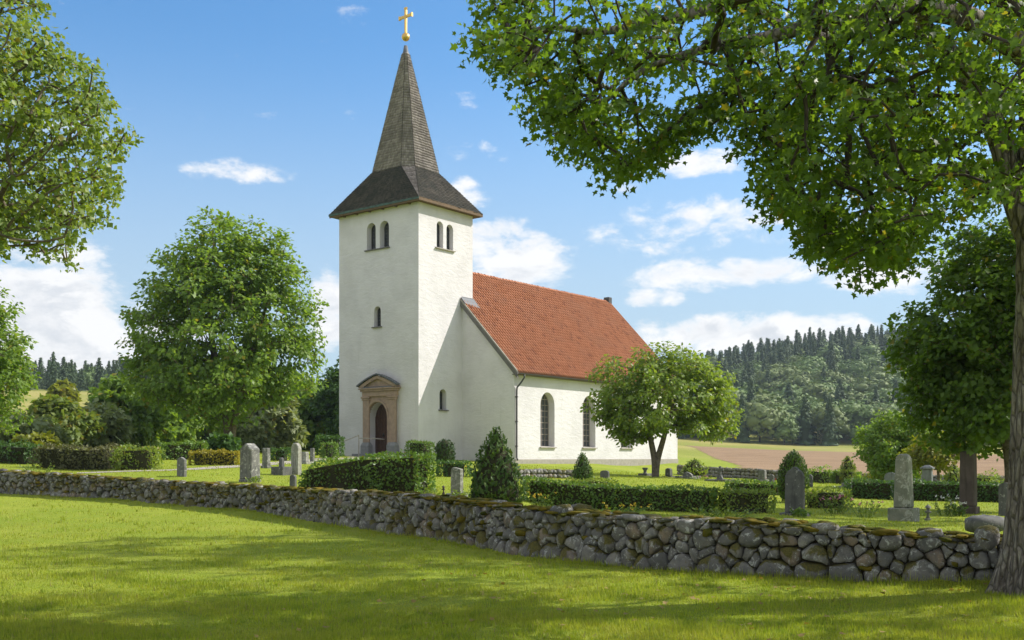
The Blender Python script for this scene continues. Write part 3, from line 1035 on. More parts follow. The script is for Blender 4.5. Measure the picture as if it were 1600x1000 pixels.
def shingle(quads, name, mat, cr, wmin, wmax, thick=0.03, lift=0.04):
    """wooden shingles in courses on facets (bl, br, tr, tl)"""
    V, Fq = [], []
    for bl, br, tr, tl in quads:
        bl, br, tr, tl = (np.array(p, dtype=float) for p in (bl, br, tr, tl))
        mid = (tl + tr) / 2 - (bl + br) / 2
        L = np.linalg.norm(mid)
        nrm = np.cross(br - bl if np.linalg.norm(br - bl) > .01 else tr - tl, mid)
        nrm /= np.linalg.norm(nrm)
        n = max(2, int(round(L / cr)))
        for r in range(n):
            f0, f1 = r / n, (r + 1.18) / n
            f1 = min(f1, 1.0)
            l0, r0 = bl + (tl - bl) * f0, br + (tr - br) * f0
            l1, r1 = bl + (tl - bl) * f1, br + (tr - br) * f1
            w = max(np.linalg.norm(r0 - l0), np.linalg.norm(r1 - l1), 0.05)
            cuts = [0.0]
            while cuts[-1] < 1:
                cuts.append(cuts[-1] + rng.uniform(wmin, wmax) / w)
            cuts[-1] = 1.0
            up = mid / L
            for a, b in zip(cuts[:-1], cuts[1:]):
                j = rng.normal(0, .018)
                ln = abs(rng.normal(0, .008))
                g = 0.004 / w
                p0 = l0 + (r0 - l0) * (a + g) + up * j
                p1 = l0 + (r0 - l0) * (b - g) + up * j
                p2 = l1 + (r1 - l1) * (b - g)
                p3 = l1 + (r1 - l1) * (a + g)
                i0 = len(V)
                V += [p0 + nrm * (lift + thick + ln), p1 + nrm * (lift + thick + ln * .6), p2 + nrm * 0.012, p3 + nrm * 0.012, p0 + nrm * (0.006), p1 + nrm * 0.006]
                Fq += [(i0, i0 + 1, i0 + 2, i0 + 3), (i0 + 4, i0 + 5, i0 + 1, i0)]
    return link(name, np_mesh(name, np.array(V), np.array(Fq)), mat, spire, kind='stuff')


shingle([(octo[i], octo[(i + 1) % 8], top[(i + 1) % 8], top[i]) for i in range(8)], 'spire_shingle', 'shingle_silver', 0.205, 0.10, 0.17)
shingle([(eav[0], eav[1], octo[2], octo[1]), (eav[1], eav[2], octo[4], octo[3]), (eav[2], eav[3], octo[6], octo[5]), (eav[3], eav[0], octo[0], octo[7])]
        , 'skirt_shingle', 'shingle_tarred', 0.19, 0.10, 0.17)
shingle([(eav[0], eav[0], octo[1], octo[0]), (eav[1], eav[1], octo[3], octo[2]), (eav[3], eav[3], octo[7], octo[6])], 'hip_shingle', 'shingle_silver', 0.19, 0.10, 0.17)
# boxed eaves: soffit boards, fascia, copper edge on the west
MB().box(-E0 + .03, TW + E0 - .03, -E0 + .03, TL + E0 - .03, ZE - .16, ZE - .004).build('soffit', 'soffit_wood', spire)
MB().box(-E0 - .02, TW + E0 + .02, -E0 - .035, -E0 + .03, ZE - .19, ZE + .03).build('fascia_board', 'soffit_wood', spire)
MB().box(TW + E0 - .03, TW + E0 + .035, -E0 + .03, TL + E0, ZE - .19, ZE + .03).build('fascia_board', 'soffit_wood', spire)
MB().box(-E0 - .05, -E0 + .03, -E0 - .03, TL + E0 + .03, ZE - .10, ZE + .05).build('copper_edge', 'copper_patina', spire)
MB().box(-E0 + .0, -E0 + .03, -E0 + .03, TL + E0, ZE - .22, ZE - .10).build('fascia_board', 'soffit_wood', spire)
bt = MB()
for i in range(6):
    y = 0.7 + i * 1.3
    bt.box(-E0 + .08, 0.0, y, y + .1, ZE - .24, ZE - .16)
bt.build('rafter_foot', 'soffit_wood', spire, kind='stuff')
zt = top[0][2]
MB().lathe([(0.30, zt - .35), (0.24, zt - .1), (0.13, zt + .55), (0.075, ZA + .15)], (SC.x, SC.y, 0), 12).build('spire_cap', 'lead', spire, smooth=True)
fin = MB()
bz = on(636, 58, 1, SC.y).z
zc = 1.7 + (715 - 58) / F * 76.7 - CH0.z
ball = MB()
ball.lathe([(0.3 * math.sin(math.pi * i / 14) + 0.001, zc - 0.3 * math.cos(math.pi * i / 14)) for i in range(15)], (SC.x, SC.y, 0), 20)
ball.build('ball', 'gold', spire, smooth=True)
ct = 1.7 + (715 - 12) / F * 76.7 - CH0.z
ca = 1.7 + (715 - 26) / F * 76.7 - CH0.z
cr = MB()
cr.frustum((SC.x, SC.y, zc + .28), (.075, .075), (SC.x, SC.y, ct - .18), (.075, .085))
cr.frustum((SC.x, SC.y, ct - .18), (.075, .085), (SC.x, SC.y, ct), (.075, .14))
cr.build('cross', 'gold', spire, bevel=.01)
ar = MB()
for s in (-1, 1):
    ar.prism([(SC.x - .07, SC.y + s * .09, ca - .085), (SC.x - .07, SC.y + s * .45, ca - .085), (SC.x - .07, SC.y + s * .66, ca - .15),
              (SC.x - .07, SC.y + s * .66, ca + .15), (SC.x - .07, SC.y + s * .45, ca + .085), (SC.x - .07, SC.y + s * .09, ca + .085)], (.14, 0, 0))
ar.build('cross_arm', 'gold', spire)

# --- portal: pilasters, entablature, pediment, arch, door, steps
def wy(px, py=650, val=0.0):
    return on(px, py, 0, val)


PO = -0.32                                             # how far the portal stands out
yL, yR = wy(566.5, 650, PO).y, wy(617, 650, PO).y       # outer sides (north is larger y)
zEnt = wy(592, 607, PO).z
portal = MB().box(PO + .10, 0.05, yR + .12, yL - .12, PDZ - .02, zEnt - .1).build('portal', 'sandstone', church)
cutp = MB()
arch_solid(cutp, 'x', PDY, PDZ - .3, PDW + .0, PDH + .3, -1, 0.3, 18, 0.12)
carve(portal, cutp)
# moulded ring round the arch
ring = MB()
o1, i1 = arch_pts(PDW + .36, PDH + .18, 18, 0.12), arch_pts(PDW + .06, PDH + .03, 18, 0.12)
o1, i1 = o1[1:] + o1[:1], i1[1:] + i1[:1]
n_ = len(o1)
vs = [(PO + .04, PDY + u, PDZ + v) for u, v in o1] + [(PO + .055, PDY + u, PDZ + v) for u, v in i1]
vs += [(PO + .12, PDY + u, PDZ + v) for u, v in o1] + [(PO + .16, PDY + u, PDZ + v) for u, v in i1]
fs = []
for i in range(n_ - 1):
    j = i + 1
    fs += [(i, j, n_ + j, n_ + i), (2 * n_ + i, 2 * n_ + j, j, i), (n_ + i, n_ + j, 3 * n_ + j, 3 * n_ + i)]
ring.add(vs, fs).build('arch_moulding', 'sandstone', portal, smooth=False)
pw = 0.62
zCap = wy(592, 619, PO).z
for ya, yb in ((yR, yR + pw), (yL - pw, yL)):
    pl = MB()
    pl.box(PO, PO + .14, ya, yb, PDZ + .78, zCap - .26)
    pil = pl.build('pilaster', 'sandstone', portal, bevel=.015)
    MB().box(PO - .05, PO + .2, ya - .05, yb + .05, zCap - .26, zCap - .12).box(PO - .1, PO + .2, ya - .1, yb + .1, zCap - .12, zCap).build('capital', 'sandstone', pil, bevel=.012)
    pb = MB()
    pb.box(PO - .12, PO + .3, ya - .1, yb + .1, PDZ - .02, PDZ + .55)
    pb.frustum(((2 * PO + .18) / 2, (ya + yb) / 2, PDZ + .55), (.21, (yb - ya) / 2 + .1), ((2 * PO + .18) / 2, (ya + yb) / 2, PDZ + .78), (.11, (yb - ya) / 2 + .005))
    pb.build('plinth_block', 'grey_stone_step', pil, bevel=.012)
MB().box(PO - .02, 0.05, yR - .04, yL + .04, zCap + .002, zEnt - .18).build('entablature', 'sandstone', portal, bevel=.012)
MB().box(PO - .12, 0.05, yR - .16, yL + .16, zEnt - .18, zEnt - .04).box(PO - .20, 0.05, yR - .26, yL + .26, zEnt - .04, zEnt + .06).build('cornice', 'sandstone', portal, bevel=.015)
zAp = wy(591, 587, PO).z
ym = (yL + yR) / 2
hw = (yL - yR) / 2 + .34


def pedi(fr):
    """curved slopes of the pediment: fr 1 outer, smaller is inner"""
    out = []
    for i in range(17):
        t_ = -1 + i / 8
        s_ = abs(t_)
        out.append((ym - t_ * hw * fr, zEnt + .10 + (zAp - zEnt - .10) * fr * (1 - 0.55 * s_ - 0.45 * s_ * s_)))
    return out


MB().prism([(PO + .02, y, z) for y, z in pedi(0.86)], (.30, 0, 0)).build('pediment_panel', 'sandstone', portal)
ou, inr = pedi(1.0), pedi(0.74)
MB().prism([(PO - .16, y, z) for y, z in ou] + [(PO - .16, y, z) for y, z in inr[::-1]], (.42, 0, 0)).build('pediment_moulding', 'sandstone', portal)
up = [(y, z + .07) for y, z in ou]
up2 = [(ym + (y - ym) * 1.04, z + .15) for y, z in ou]
MB().prism([(PO - .26, y, z) for y, z in up2] + [(PO - .26, y, z) for y, z in up[::-1]], (.36, 0, 0)).build('pediment_roof', 'lead', portal)
MB().box(PO - .17, PO + .02, ym - hw * .74, ym + hw * .74, zEnt + .06, zEnt + .13).build('pediment_roof', 'lead', portal)
door = MB()
dpts = arch_pts(PDW - .01, PDH - .01, 18, 0.12)
door.prism([(0.62, PDY + u, PDZ + .005 + v) for u, v in dpts], (0.1, 0, 0))
dob = door.build('door', 'door_wood', church)
r_ = PDW / 2
npk = 8
for i in range(npk):
    u0, u1 = -r_ + PDW * i / npk + .012, -r_ + PDW * (i + 1) / npk - .012
    um = max(abs(u0), abs(u1))
    tp = PDH - r_ * 1.12 + r_ * 1.12 * math.sqrt(max(0, 1 - (um / r_) ** 2)) - .02
    MB().box(0.585, 0.62, PDY + u0, PDY + u1, PDZ + .02, PDZ + tp).build('plank', 'door_wood', dob, bevel=.006)
MB().box(0.555, 0.584, PDY - .05, PDY + .05, PDZ + .02, PDZ + PDH - .15).build('door_rail', 'door_wood', dob)
hd = MB().lathe([(0.13, 0), (0.15, .012), (0.05, .03), (0.04, .09)], (0, 0, 0), 10)
h2 = hd.build('handle', 'iron', dob, smooth=True)
h2.location = (0.585, PDY + .12, PDZ + 1.32)
h2.rotation_euler = (0, R(-90), 0)
MB().box(0.56, 0.585, PDY - .55, PDY - .22, PDZ + 1.2, PDZ + 1.5).build('lock_plate', 'iron', dob)
MB().box(-1.05, 0.6, yR - .35, yL + .35, PDZ - .16, PDZ - .02).build('doorstep', 'grey_stone_step', church, bevel=.02)
MB().box(-1.6, -0.2, yR - .9, yL + .9, PDZ - .9, PDZ - .164).build('doorstep', 'grey_stone_step', church, bevel=.02)


def chw(x, y, z=0.0):
    """church-local point in the world"""
    return CH0 + EV * x + NV * y + Vector((0, 0, z))


# handrail before the steps: turned post and two white rails
q = chw(-2.2, PDY - .25)
gz = G(q.x, q.y)
hr = thing('handrail', 'thin pale wooden handrail on a post before the church door', 'handrail', (q.x, q.y, gz), CHROT)
MB().lathe([(.05, -.1), (.05, .3), (.035, .5), (.05, .75), (.03, 1.25), (.045, 1.45), (.01, 1.55)], (0, 0, 0), 8).build('post', 'rail_wood', hr, smooth=True)
MB().tube([(0, 0, 1.5), (-.5, 1.1, 1.05), (-.9, 2.1, 0.62), (-1.0, 2.3, .2)], .035, 6).build('rail', 'rail_wood', hr, smooth=True)
MB().tube([(0, 0, 1.3), (1.2, -.35, 1.28), (1.9, -.55, 1.24)], .035, 6).build('rail', 'rail_wood', hr, smooth=True)
q = chw(-1.2, 7.7)
bl = thing('bollard_light', 'slim black path light by the left corner of the tower', 'path light', (q.x, q.y, G(q.x, q.y)))
MB().tube([(0, 0, -.2), (0, 0, 1.2)], .035, 8).build('post', 'iron', bl)
MB().box(-.14, .06, -.09, .09, 1.2, 1.27).build('lamp_head', 'iron', bl, bevel=.01)
# ------------------------------------------------------------------ dry-stone wall of field stones
def resample(P_, step):
    out = [P_[0]]
    acc = 0.0
    for i in range(len(P_) - 1):
        a, b = P_[i], P_[i + 1]
        L = np.linalg.norm((b - a)[:2])
        t = step - acc
        while t < L:
            out.append(a + (b - a) * t / L)
            t += step
        acc = L - (t - step)
    return np.array(out)


def smooth_line(P_, it=8):
    P_ = resample(P_, 0.5)
    for _ in range(it):
        P_[1:-1] = (P_[:-2] + 2 * P_[1:-1] + P_[2:]) / 4
    return resample(P_, 0.1)


WL = smooth_line(WXY)
WTAN = np.gradient(WL[:, :2], axis=0)
WTAN /= np.linalg.norm(WTAN, axis=1)[:, None]
WNRM = np.stack([WTAN[:, 1], -WTAN[:, 0]], 1)
if WNRM[len(WL) // 2, 1] > 0:
    WNRM = -WNRM                       # towards the lawn
WLEN = (len(WL) - 1) * 0.1
# wall height along its length, from the rows of its top in the photo
tops = [(2250, 850), (1950, 848), (1700, 845), (1555, 838), (1300, 818), (1100, 806), (950, 802), (800, 790), (700, 778), (590, 768), (400, 759), (200, 747), (0, 735), (-160, 729), (-400, 722)]
WH = np.zeros(len(WL))
pxs = WL[:, 0] / WL[:, 1] * F + 800
tp = np.array(sorted(tops))
WH = EYE - (np.interp(pxs, tp[:, 0], tp[:, 1]) - HZ) / F * (WL[:, 1] + 0.25) - WL[:, 2] - 0.08
for _ in range(20):
    WH[1:-1] = (WH[:-2] + 2 * WH[1:-1] + WH[2:]) / 4


def wall_at(s, h, out=0.0):
    """point on the wall face: s along, h up, out towards the lawn"""
    i = np.clip(np.asarray(s) / 0.1, 0, len(WL) - 1.001)
    a = i.astype(int)
    f = (i - a)[..., None]
    p = WL[a] * (1 - f) + WL[a + 1] * f
    n = WNRM[a] * (1 - f) + WNRM[a + 1] * f
    bat = -0.10 * np.asarray(h)          # the face leans back a little
    q = p.copy()
    q[..., :2] += n * (np.asarray(out) + bat)[..., None]
    q[..., 2] += h
    return q


def clip_poly(poly, mx, my, nx, ny):
    """keep the side (p-m).n <= 0"""
    out = []
    n = len(poly)
    for i in range(n):
        a, b = poly[i], poly[(i + 1) % n]
        da = (a[0] - mx) * nx + (a[1] - my) * ny
        db = (b[0] - mx) * nx + (b[1] - my) * ny
        if da <= 0:
            out.append(a)
        if (da < 0 < db) or (db < 0 < da):
            t = da / (da - db)
            out.append((a[0] + (b[0] - a[0]) * t, a[1] + (b[1] - a[1]) * t))
    return out


seeds = []
s = 0.0
rows = []
hgt0 = 0.92
s_grid = 0.0
rr_ = random.Random(5)
# irregular courses: big stones low, small ones and wedges above
for course, (h0, h1, wm) in enumerate([(0.0, 0.26, 0.37), (0.26, 0.46, 0.31), (0.46, 0.63, 0.28), (0.63, 0.78, 0.25), (0.78, 0.92, 0.25), (0.92, 1.08, 0.25)]):
    s = rr_.uniform(0, .3)
    while s < WLEN:
        w = wm * rr_.choice([0.38, 0.5, 0.62, 0.8, 1.0, 1.15, 1.45, 1.75])
        hc = (h0 + h1) / 2 + rr_.uniform(-.065, .065)
        seeds.append((s + w / 2, hc, (w * 0.5) ** 2))
        if rr_.random() < 0.30:
            seeds.append((s + w, h1 + rr_.uniform(-.04, .04), 0.002))
        s += w
seeds = np.array(seeds)
lim = np.interp(seeds[:, 0], np.arange(len(WL)) * 0.1, WH)
seeds = seeds[(seeds[:, 1] < lim + 0.05)]
lim = np.interp(seeds[:, 0], np.arange(len(WL)) * 0.1, WH)
order = np.argsort(seeds[:, 0])
seeds, lim = seeds[order], lim[order]
stones = []
for i in range(len(seeds)):
    x, y, w = seeds[i]
    poly = [(x - .45, -.06), (x + .45, -.06), (x + .45, lim[i] + rr_.uniform(-.03, .04)), (x - .45, lim[i] + rr_.uniform(-.03, .04))]
    lo, hi = np.searchsorted(seeds[:, 0], [x - .9, x + .9])
    for j in range(lo, hi):
        if j == i:
            continue
        dx, dy = seeds[j, 0] - x, seeds[j, 1] - y
        d2 = dx * dx + dy * dy
        if d2 < 1e-6 or d2 > .9:
            continue
        t = 0.5 + 0.35 * (w - seeds[j, 2]) / (2 * d2)
        t = min(max(t, 0.18), 0.82)
        d = math.sqrt(d2)
        poly = clip_poly(poly, x + dx * t, y + dy * t, dx / d, dy / d)
        if len(poly) < 3:
            break
    if len(poly) < 3:
        continue
    P_ = np.array(poly)
    c = P_.mean(0)
    if (P_[:, 0].max() - P_[:, 0].min()) < .05 or (P_[:, 1].max() - P_[:, 1].min()) < .04:
        continue
    stones.append((c, P_))


def stone_outline(P_, c, k=10, shrink=0.012):
    # cut corners twice, then k points at even angles
    Q = P_
    for cc in (.13, .22):
        nx_ = np.roll(Q, -1, axis=0)
        Q = np.stack([Q * (1 - cc) + nx_ * cc, Q * cc + nx_ * (1 - cc)], 1).reshape(-1, 2)
    L = np.linalg.norm(np.roll(Q, -1, 0) - Q, axis=1)
    cs = np.concatenate([[0], np.cumsum(L)])
    tq = np.linspace(0, cs[-1], k, endpoint=False)
    QQ = np.concatenate([Q, Q[:1]])
    out = np.stack([np.interp(tq, cs, QQ[:, 0]), np.interp(tq, cs, QQ[:, 1])], 1)
    r = np.linalg.norm(out - c, axis=1)
    return c + (out - c) * (1 - shrink / np.maximum(r, .03))[:, None]


def stone_verts(P_, c, k):
    o = stone_outline(P_, c, k, rr_.uniform(.000, .007))
    size = math.sqrt(max(1e-4, np.prod(P_.max(0) - P_.min(0))))
    bulge = min(0.11, 0.17 * size + rr_.uniform(-.02, .045))
    base = rr_.uniform(-.03, .03)
    tiltx, tilty = rr_.uniform(-.30, .30), rr_.uniform(-.30, .30)
    Vs = []
    for fr, d in ((1.0, -0.26), (1.0, -0.03), (0.93, bulge * .55), (0.72, bulge * .92)):
        ring = c + (o - c) * fr
        if 0 < fr < 1:
            ring = ring + np.array([[rr_.uniform(-.016, .016), rr_.uniform(-.016, .016)] for _ in range(k)])
        dep = d + base + (ring[:, 0] - c[0]) * tiltx + (ring[:, 1] - c[1]) * tilty * (d > -.2)
        dep = dep + np.array([rr_.uniform(-.010, .010) for _ in range(k)])
        Vs.append(wall_at(ring[:, 0], ring[:, 1], dep))
    ce = np.array([[c[0], c[1]]])
    Vs.append(wall_at(ce[:, 0], ce[:, 1], np.array([base + bulge])))
    V = np.concatenate(Vs)
    Fq, Ft = [], []
    for r in range(3):
        for j in range(k):
            j2 = (j + 1) % k
            Fq.append((r * k + j, r * k + j2, (r + 1) * k + j2, (r + 1) * k + j))
    for j in range(k):
        Ft.append((3 * k + j, 3 * k + (j + 1) % k, 4 * k))
    return V, np.array(Fq), np.array(Ft)


wall = thing('stone_wall', 'long mossy dry-stone wall of grey field stones between lawn and churchyard', 'stone wall', tuple(wall_at(np.array([12.0]), np.array([0.0]), np.array([0.0]))[0]))
WB = np.array(wall.location)
# the earth and rubble heart
V, Fq = [], []
for i in range(0, len(WL), 5):
    hh = WH[i] - 0.05
    for (h, o) in ((-.3, -.10), (hh, -.10), (hh + .03, -.42), (hh, -.72), (-.4, -.78)):
        V.append(wall_at(np.array([i * .1]), np.array([h]), np.array([o]))[0])
m_ = len(V) // 5
for i in range(m_ - 1):
    for j in range(4):
        Fq.append((i * 5 + j, i * 5 + j + 1, i * 5 + j + 6, i * 5 + j + 5))
link('wall_heart', np_mesh('wall_heart', np.array(V) - WB, np.array(Fq)), 'wall_earth', wall)

# capstones lie on top: rough blobs of every size
blobV = []
bm = bmesh.new()
bmesh.ops.create_cube(bm, size=2)
bmesh.ops.subdivide_edges(bm, edges=bm.edges[:], cuts=1, use_grid_fill=True)
bm.verts.ensure_lookup_table()
BV = np.array([v.co[:] for v in bm.verts])
BF = np.array([[v.index for v in f.verts] for f in bm.faces])
bm.free()


def blob(c, size, rz, rough=.12, sq=3.2, r=None):
    """rough boulder: 26 points on a rounded block"""
    r = r or rr_
    n = (np.abs(BV) ** sq).sum(1) ** (1 / sq)
    Q = BV / n[:, None]
    Q = Q * (1 + np.array([[r.uniform(-rough, rough)] for _ in range(len(Q))]))
    Q = Q * np.array(size) / 2
    tx = r.uniform(-.15, .15)
    Q[:, 2] += Q[:, 0] * tx
    ca, sa = math.cos(rz), math.sin(rz)
    Q = np.stack([Q[:, 0] * ca - Q[:, 1] * sa, Q[:, 0] * sa + Q[:, 1] * ca, Q[:, 2]], 1)
    return Q + np.array(c)


pieces = []            # (visible size, verts, faces list)
camx = np.array([0, 0, EYE])


def vis_size(c, a):
    d = np.linalg.norm(np.array(c) - camx)
    px = c[0] / max(c[1], .1) * F + 800
    return a / d * (1.0 if -60 < px < 1640 else 0.05)


for c, P_ in stones:
    cw_ = wall_at(np.array([c[0]]), np.array([c[1]]), np.array([0.0]))[0]
    near = cw_[1] < 22
    V, Fq, Ft = stone_verts(P_, c, 12 if near else 8)
    area = math.sqrt(np.prod(P_.max(0) - P_.min(0)))
    pieces.append((vis_size(cw_, area), V, [Fq, Ft]))
s = 0.0
while s < WLEN:
    big = rr_.random()
    w = rr_.uniform(.14, .3) if big < .6 else rr_.uniform(.28, .44)
    hh = float(np.interp(s, np.arange(len(WL)) * .1, WH))
    t_ = WTAN[min(int(s / .1), len(WL) - 1)]
    ang = math.atan2(t_[1], t_[0])
    th = w * rr_.uniform(.24, .42) if big < .93 else w * .52
    for off in (rr_.uniform(-.22, -.02), rr_.uniform(-.62, -.36)):
        c = wall_at(np.array([s + w / 2]), np.array([hh + th * rr_.uniform(-.05, .3)]), np.array([off]))[0]
        V = blob(c, (w * 1.05, rr_.uniform(.24, .4), th), ang + rr_.uniform(-.25, .25))
        pieces.append((vis_size(c, w) * (1 if off > -.25 else .7), V, [BF]))
    s += w * rr_.uniform(.85, 1.25)
pieces.sort(key=lambda p: -p[0])
for i, (sz, V, Fs) in enumerate(pieces[:296]):
    c = V.mean(0)
    link('stone', np_mesh('stone', V - c, Fs, True), 'fieldstone', wall, loc=c - WB)
V, Fq, Ft = [], [], []
nv = 0
for sz, vv, Fs in pieces[296:]:
    V.append(vv)
    Fq.append(Fs[0] + nv)
    if len(Fs) > 1:
        Ft.append(Fs[1] + nv)
    nv += len(vv)
link('small_stones', np_mesh('small_stones', np.concatenate(V) - WB, [np.concatenate(Fq), np.concatenate(Ft)], True), 'fieldstone', wall, kind='stuff')
# chips wedged into the joints
V, Fq, nv = [], [], 0
for _ in range(900):
    s = rr_.uniform(0, WLEN)
    hh = float(np.interp(s, np.arange(len(WL)) * .1, WH))
    c = wall_at(np.array([s]), np.array([rr_.uniform(0.02, hh)]), np.array([rr_.uniform(-.09, -.02)]))[0]
    w = rr_.uniform(.05, .12)
    q = blob(c, (w, w * .8, w * rr_.uniform(.4, .8)), rr_.uniform(0, 3))
    V.append(q)
    Fq.append(BF + nv)
    nv += len(q)
link('wedge_stones', np_mesh('wedge_stones', np.concatenate(V) - WB, np.concatenate(Fq), True), 'fieldstone', wall, kind='stuff')
# moss mats along the crown and in the joints
V, Fq, nv = [], [], 0
for _ in range(2300):
    s = rr_.uniform(0, WLEN)
    if math.sin(s * .55) + math.sin(s * 1.7 + 1) + rr_.uniform(-1.2, 1.2) < -0.35:
        continue
    hh = float(np.interp(s, np.arange(len(WL)) * .1, WH))
    off = rr_.uniform(-.6, .05)
    face = rr_.random() < .05
    h = rr_.uniform(.1, hh - .1) if face else hh + rr_.uniform(-.01, .07)
    if face:
        off = rr_.uniform(0, .05)
    c = wall_at(np.array([s]), np.array([h]), np.array([off]))[0]
    t_ = WTAN[min(int(s / .1), len(WL) - 1)]
    w = rr_.uniform(.10, .42)
    q = blob(c, (w * (.6 if face else 1), rr_.uniform(.12, .3) if face else rr_.uniform(.10, .32), rr_.uniform(.06, .14) if face else rr_.uniform(.03, .08)), math.atan2(t_[1], t_[0]) + rr_.uniform(-.3, .3), .22, 2.4)
    V.append(q)
    Fq.append(BF + nv)
    nv += len(q)
link('moss', np_mesh('moss', np.concatenate(V) - WB, np.concatenate(Fq), True), 'moss', wall, kind='stuff')

# boulder at the foot of the wall end
def boulder(px, py, Y, size, label, mat='fieldstone', rz=0.3):
    x, y = at(px, Y), Y
    z = zat(py, Y)
    rl = random.Random(int(px))
    V = blob((0, 0, size[2] * .42), size, rz, .1, 3.0, rl)
    bm2 = bmesh.new()
    me = np_mesh('boulder', V, BF, True)
    bm2.from_mesh(me)
    bmesh.ops.subdivide_edges(bm2, edges=bm2.edges[:], cuts=1, use_grid_fill=True, smooth=.5)
    bm2.to_mesh(me)
    bm2.free()
    me.polygons.foreach_set('use_smooth', [True] * len(me.polygons))
    o = link('boulder', me, mat, None, (x, y, z))
    return tag(o, label, 'boulder')


boulder(1538, 830, 16.4, (.62, .5, .26), 'grey angular boulder behind the wall beside the large tree trunk', 'stone_dark', rz=.5)
boulder(1540, 860, 14.2, (.28, .32, .36), 'upright rounded stone leaning where the wall meets the tree trunk', rz=.2)


# low dry-stone walls inside and behind the churchyard
def low_wall(label, pts, h, th=.5, seed=3, st=.42, mat='fieldstone_far'):
    rl = random.Random(seed)
    pts = resample(np.array([(x, y, 0) for x, y in pts], dtype=float), st * .8)
    root = thing('low_stone_wall', label, 'stone wall', (pts[0][0], pts[0][1], G(pts[0][0], pts[0][1])))
    b = np.array(root.location)
    V, Fq, nv = [], [], 0
    for i in range(len(pts) - 1):
        d = pts[i + 1] - pts[i]
        ang = math.atan2(d[1], d[0])
        nr = np.array([-math.sin(ang), math.cos(ang), 0])
        g = G(pts[i][0], pts[i][1])
        lv = max(1, int(round(h / .26)))
        for l in range(lv):
            for sd in (-1, 1):
                c = pts[i] + nr * sd * th * .28 + np.array([0, 0, g + (l + .45) * h / lv])
                q = blob(c, (st * rl.uniform(.75, 1.15), th * .65, h / lv * rl.uniform(.95, 1.35)), ang + rl.uniform(-.2, .2), .13, 3, rl)
                V.append(q)
                Fq.append(BF + nv)
                nv += len(q)
    link('stones', np_mesh('stones', np.concatenate(V) - b, np.concatenate(Fq), True), mat, root, kind='stuff')
    # heart so that nothing shows through
    V, Fq = [], []
    for i, p in enumerate(pts):
        d = pts[min(i + 1, len(pts) - 1)] - pts[max(i - 1, 0)]
        nr = np.array([-d[1], d[0], 0]) / np.linalg.norm(d)
        g = G(p[0], p[1])
        for o_, z in ((-.25, -.2), (-.2, h * .88), (.2, h * .88), (.25, -.2)):
            V.append(p + nr * o_ * th + np.array([0, 0, g + z]))
    for i in range(len(pts) - 1):
        for j in range(3):
            Fq.append((i * 4 + j, i * 4 + j + 1, i * 4 + j + 5, i * 4 + j + 4))
    link('wall_heart', np_mesh('wall_heart', np.array(V) - b, np.array(Fq)), 'wall_earth', root)
    return root


low_wall('far low stone wall with shrubs between the churchyard and the ploughed field', [(at(1062, 81), 81), (at(1180, 78), 78), (at(1300, 75), 75), (at(1420, 73), 73), (at(1600, 70), 70), (at(1800, 68), 68)], .75, seed=4)
low_wall('low lichened retaining wall between the bushy conifer and the cone topiary', [(at(806, 45), 45), (at(840, 46.5), 46.5), (at(880, 47.5), 47.5), (at(915, 48), 48)], .40, seed=5, st=.36)

# ------------------------------------------------------------------ paths
ribbon('path', 'gravel', [(at(120, 42.5), 42.5), (at(235, 43.5), 43.5), (at(330, 45.5), 45.5), (at(420, 50), 50), (at(500, 58), 58), (at(575, 66), 66)], 1.5)
q = chw(-1.7, PDY)
ribbon('path', 'gravel', [(at(575, 66), 66.0), (q.x, q.y)], 2.2, .02)
# ------------------------------------------------------------------ gravestones
HEAD = {
    'peak': [(-.5, 0), (.5, 0), (.5, .86), (.22, .95), (0, 1), (-.22, .95), (-.5, .86)],
    'gable': [(-.5, 0), (.5, 0), (.47, .84), (0, 1), (-.47, .84)],
    'gothic': [(-.5, 0), (.5, 0), (.48, .80), (.36, .90), (.2, .93), (.12, .98), (0, 1), (-.12, .98), (-.2, .93), (-.36, .90), (-.48, .80)],
    'round': [(-.5, 0), (.5, 0), (.5, .82), (.43, .91), (.3, .97), (.1, 1), (-.1, 1), (-.3, .97), (-.43, .91), (-.5, .82)],
    'taper': [(-.5, 0), (.5, 0), (.38, .90), (.30, .965), (.12, 1), (-.12, 1), (-.30, .965), (-.38, .90)],
    'flat': [(-.5, 0), (.5, 0), (.46, 1), (-.46, 1)],
    'slant': [(-.5, 0), (.5, 0), (.48, .9), (.3, 1), (-.5, .93)],
}
CAT_G = 'gravestone'


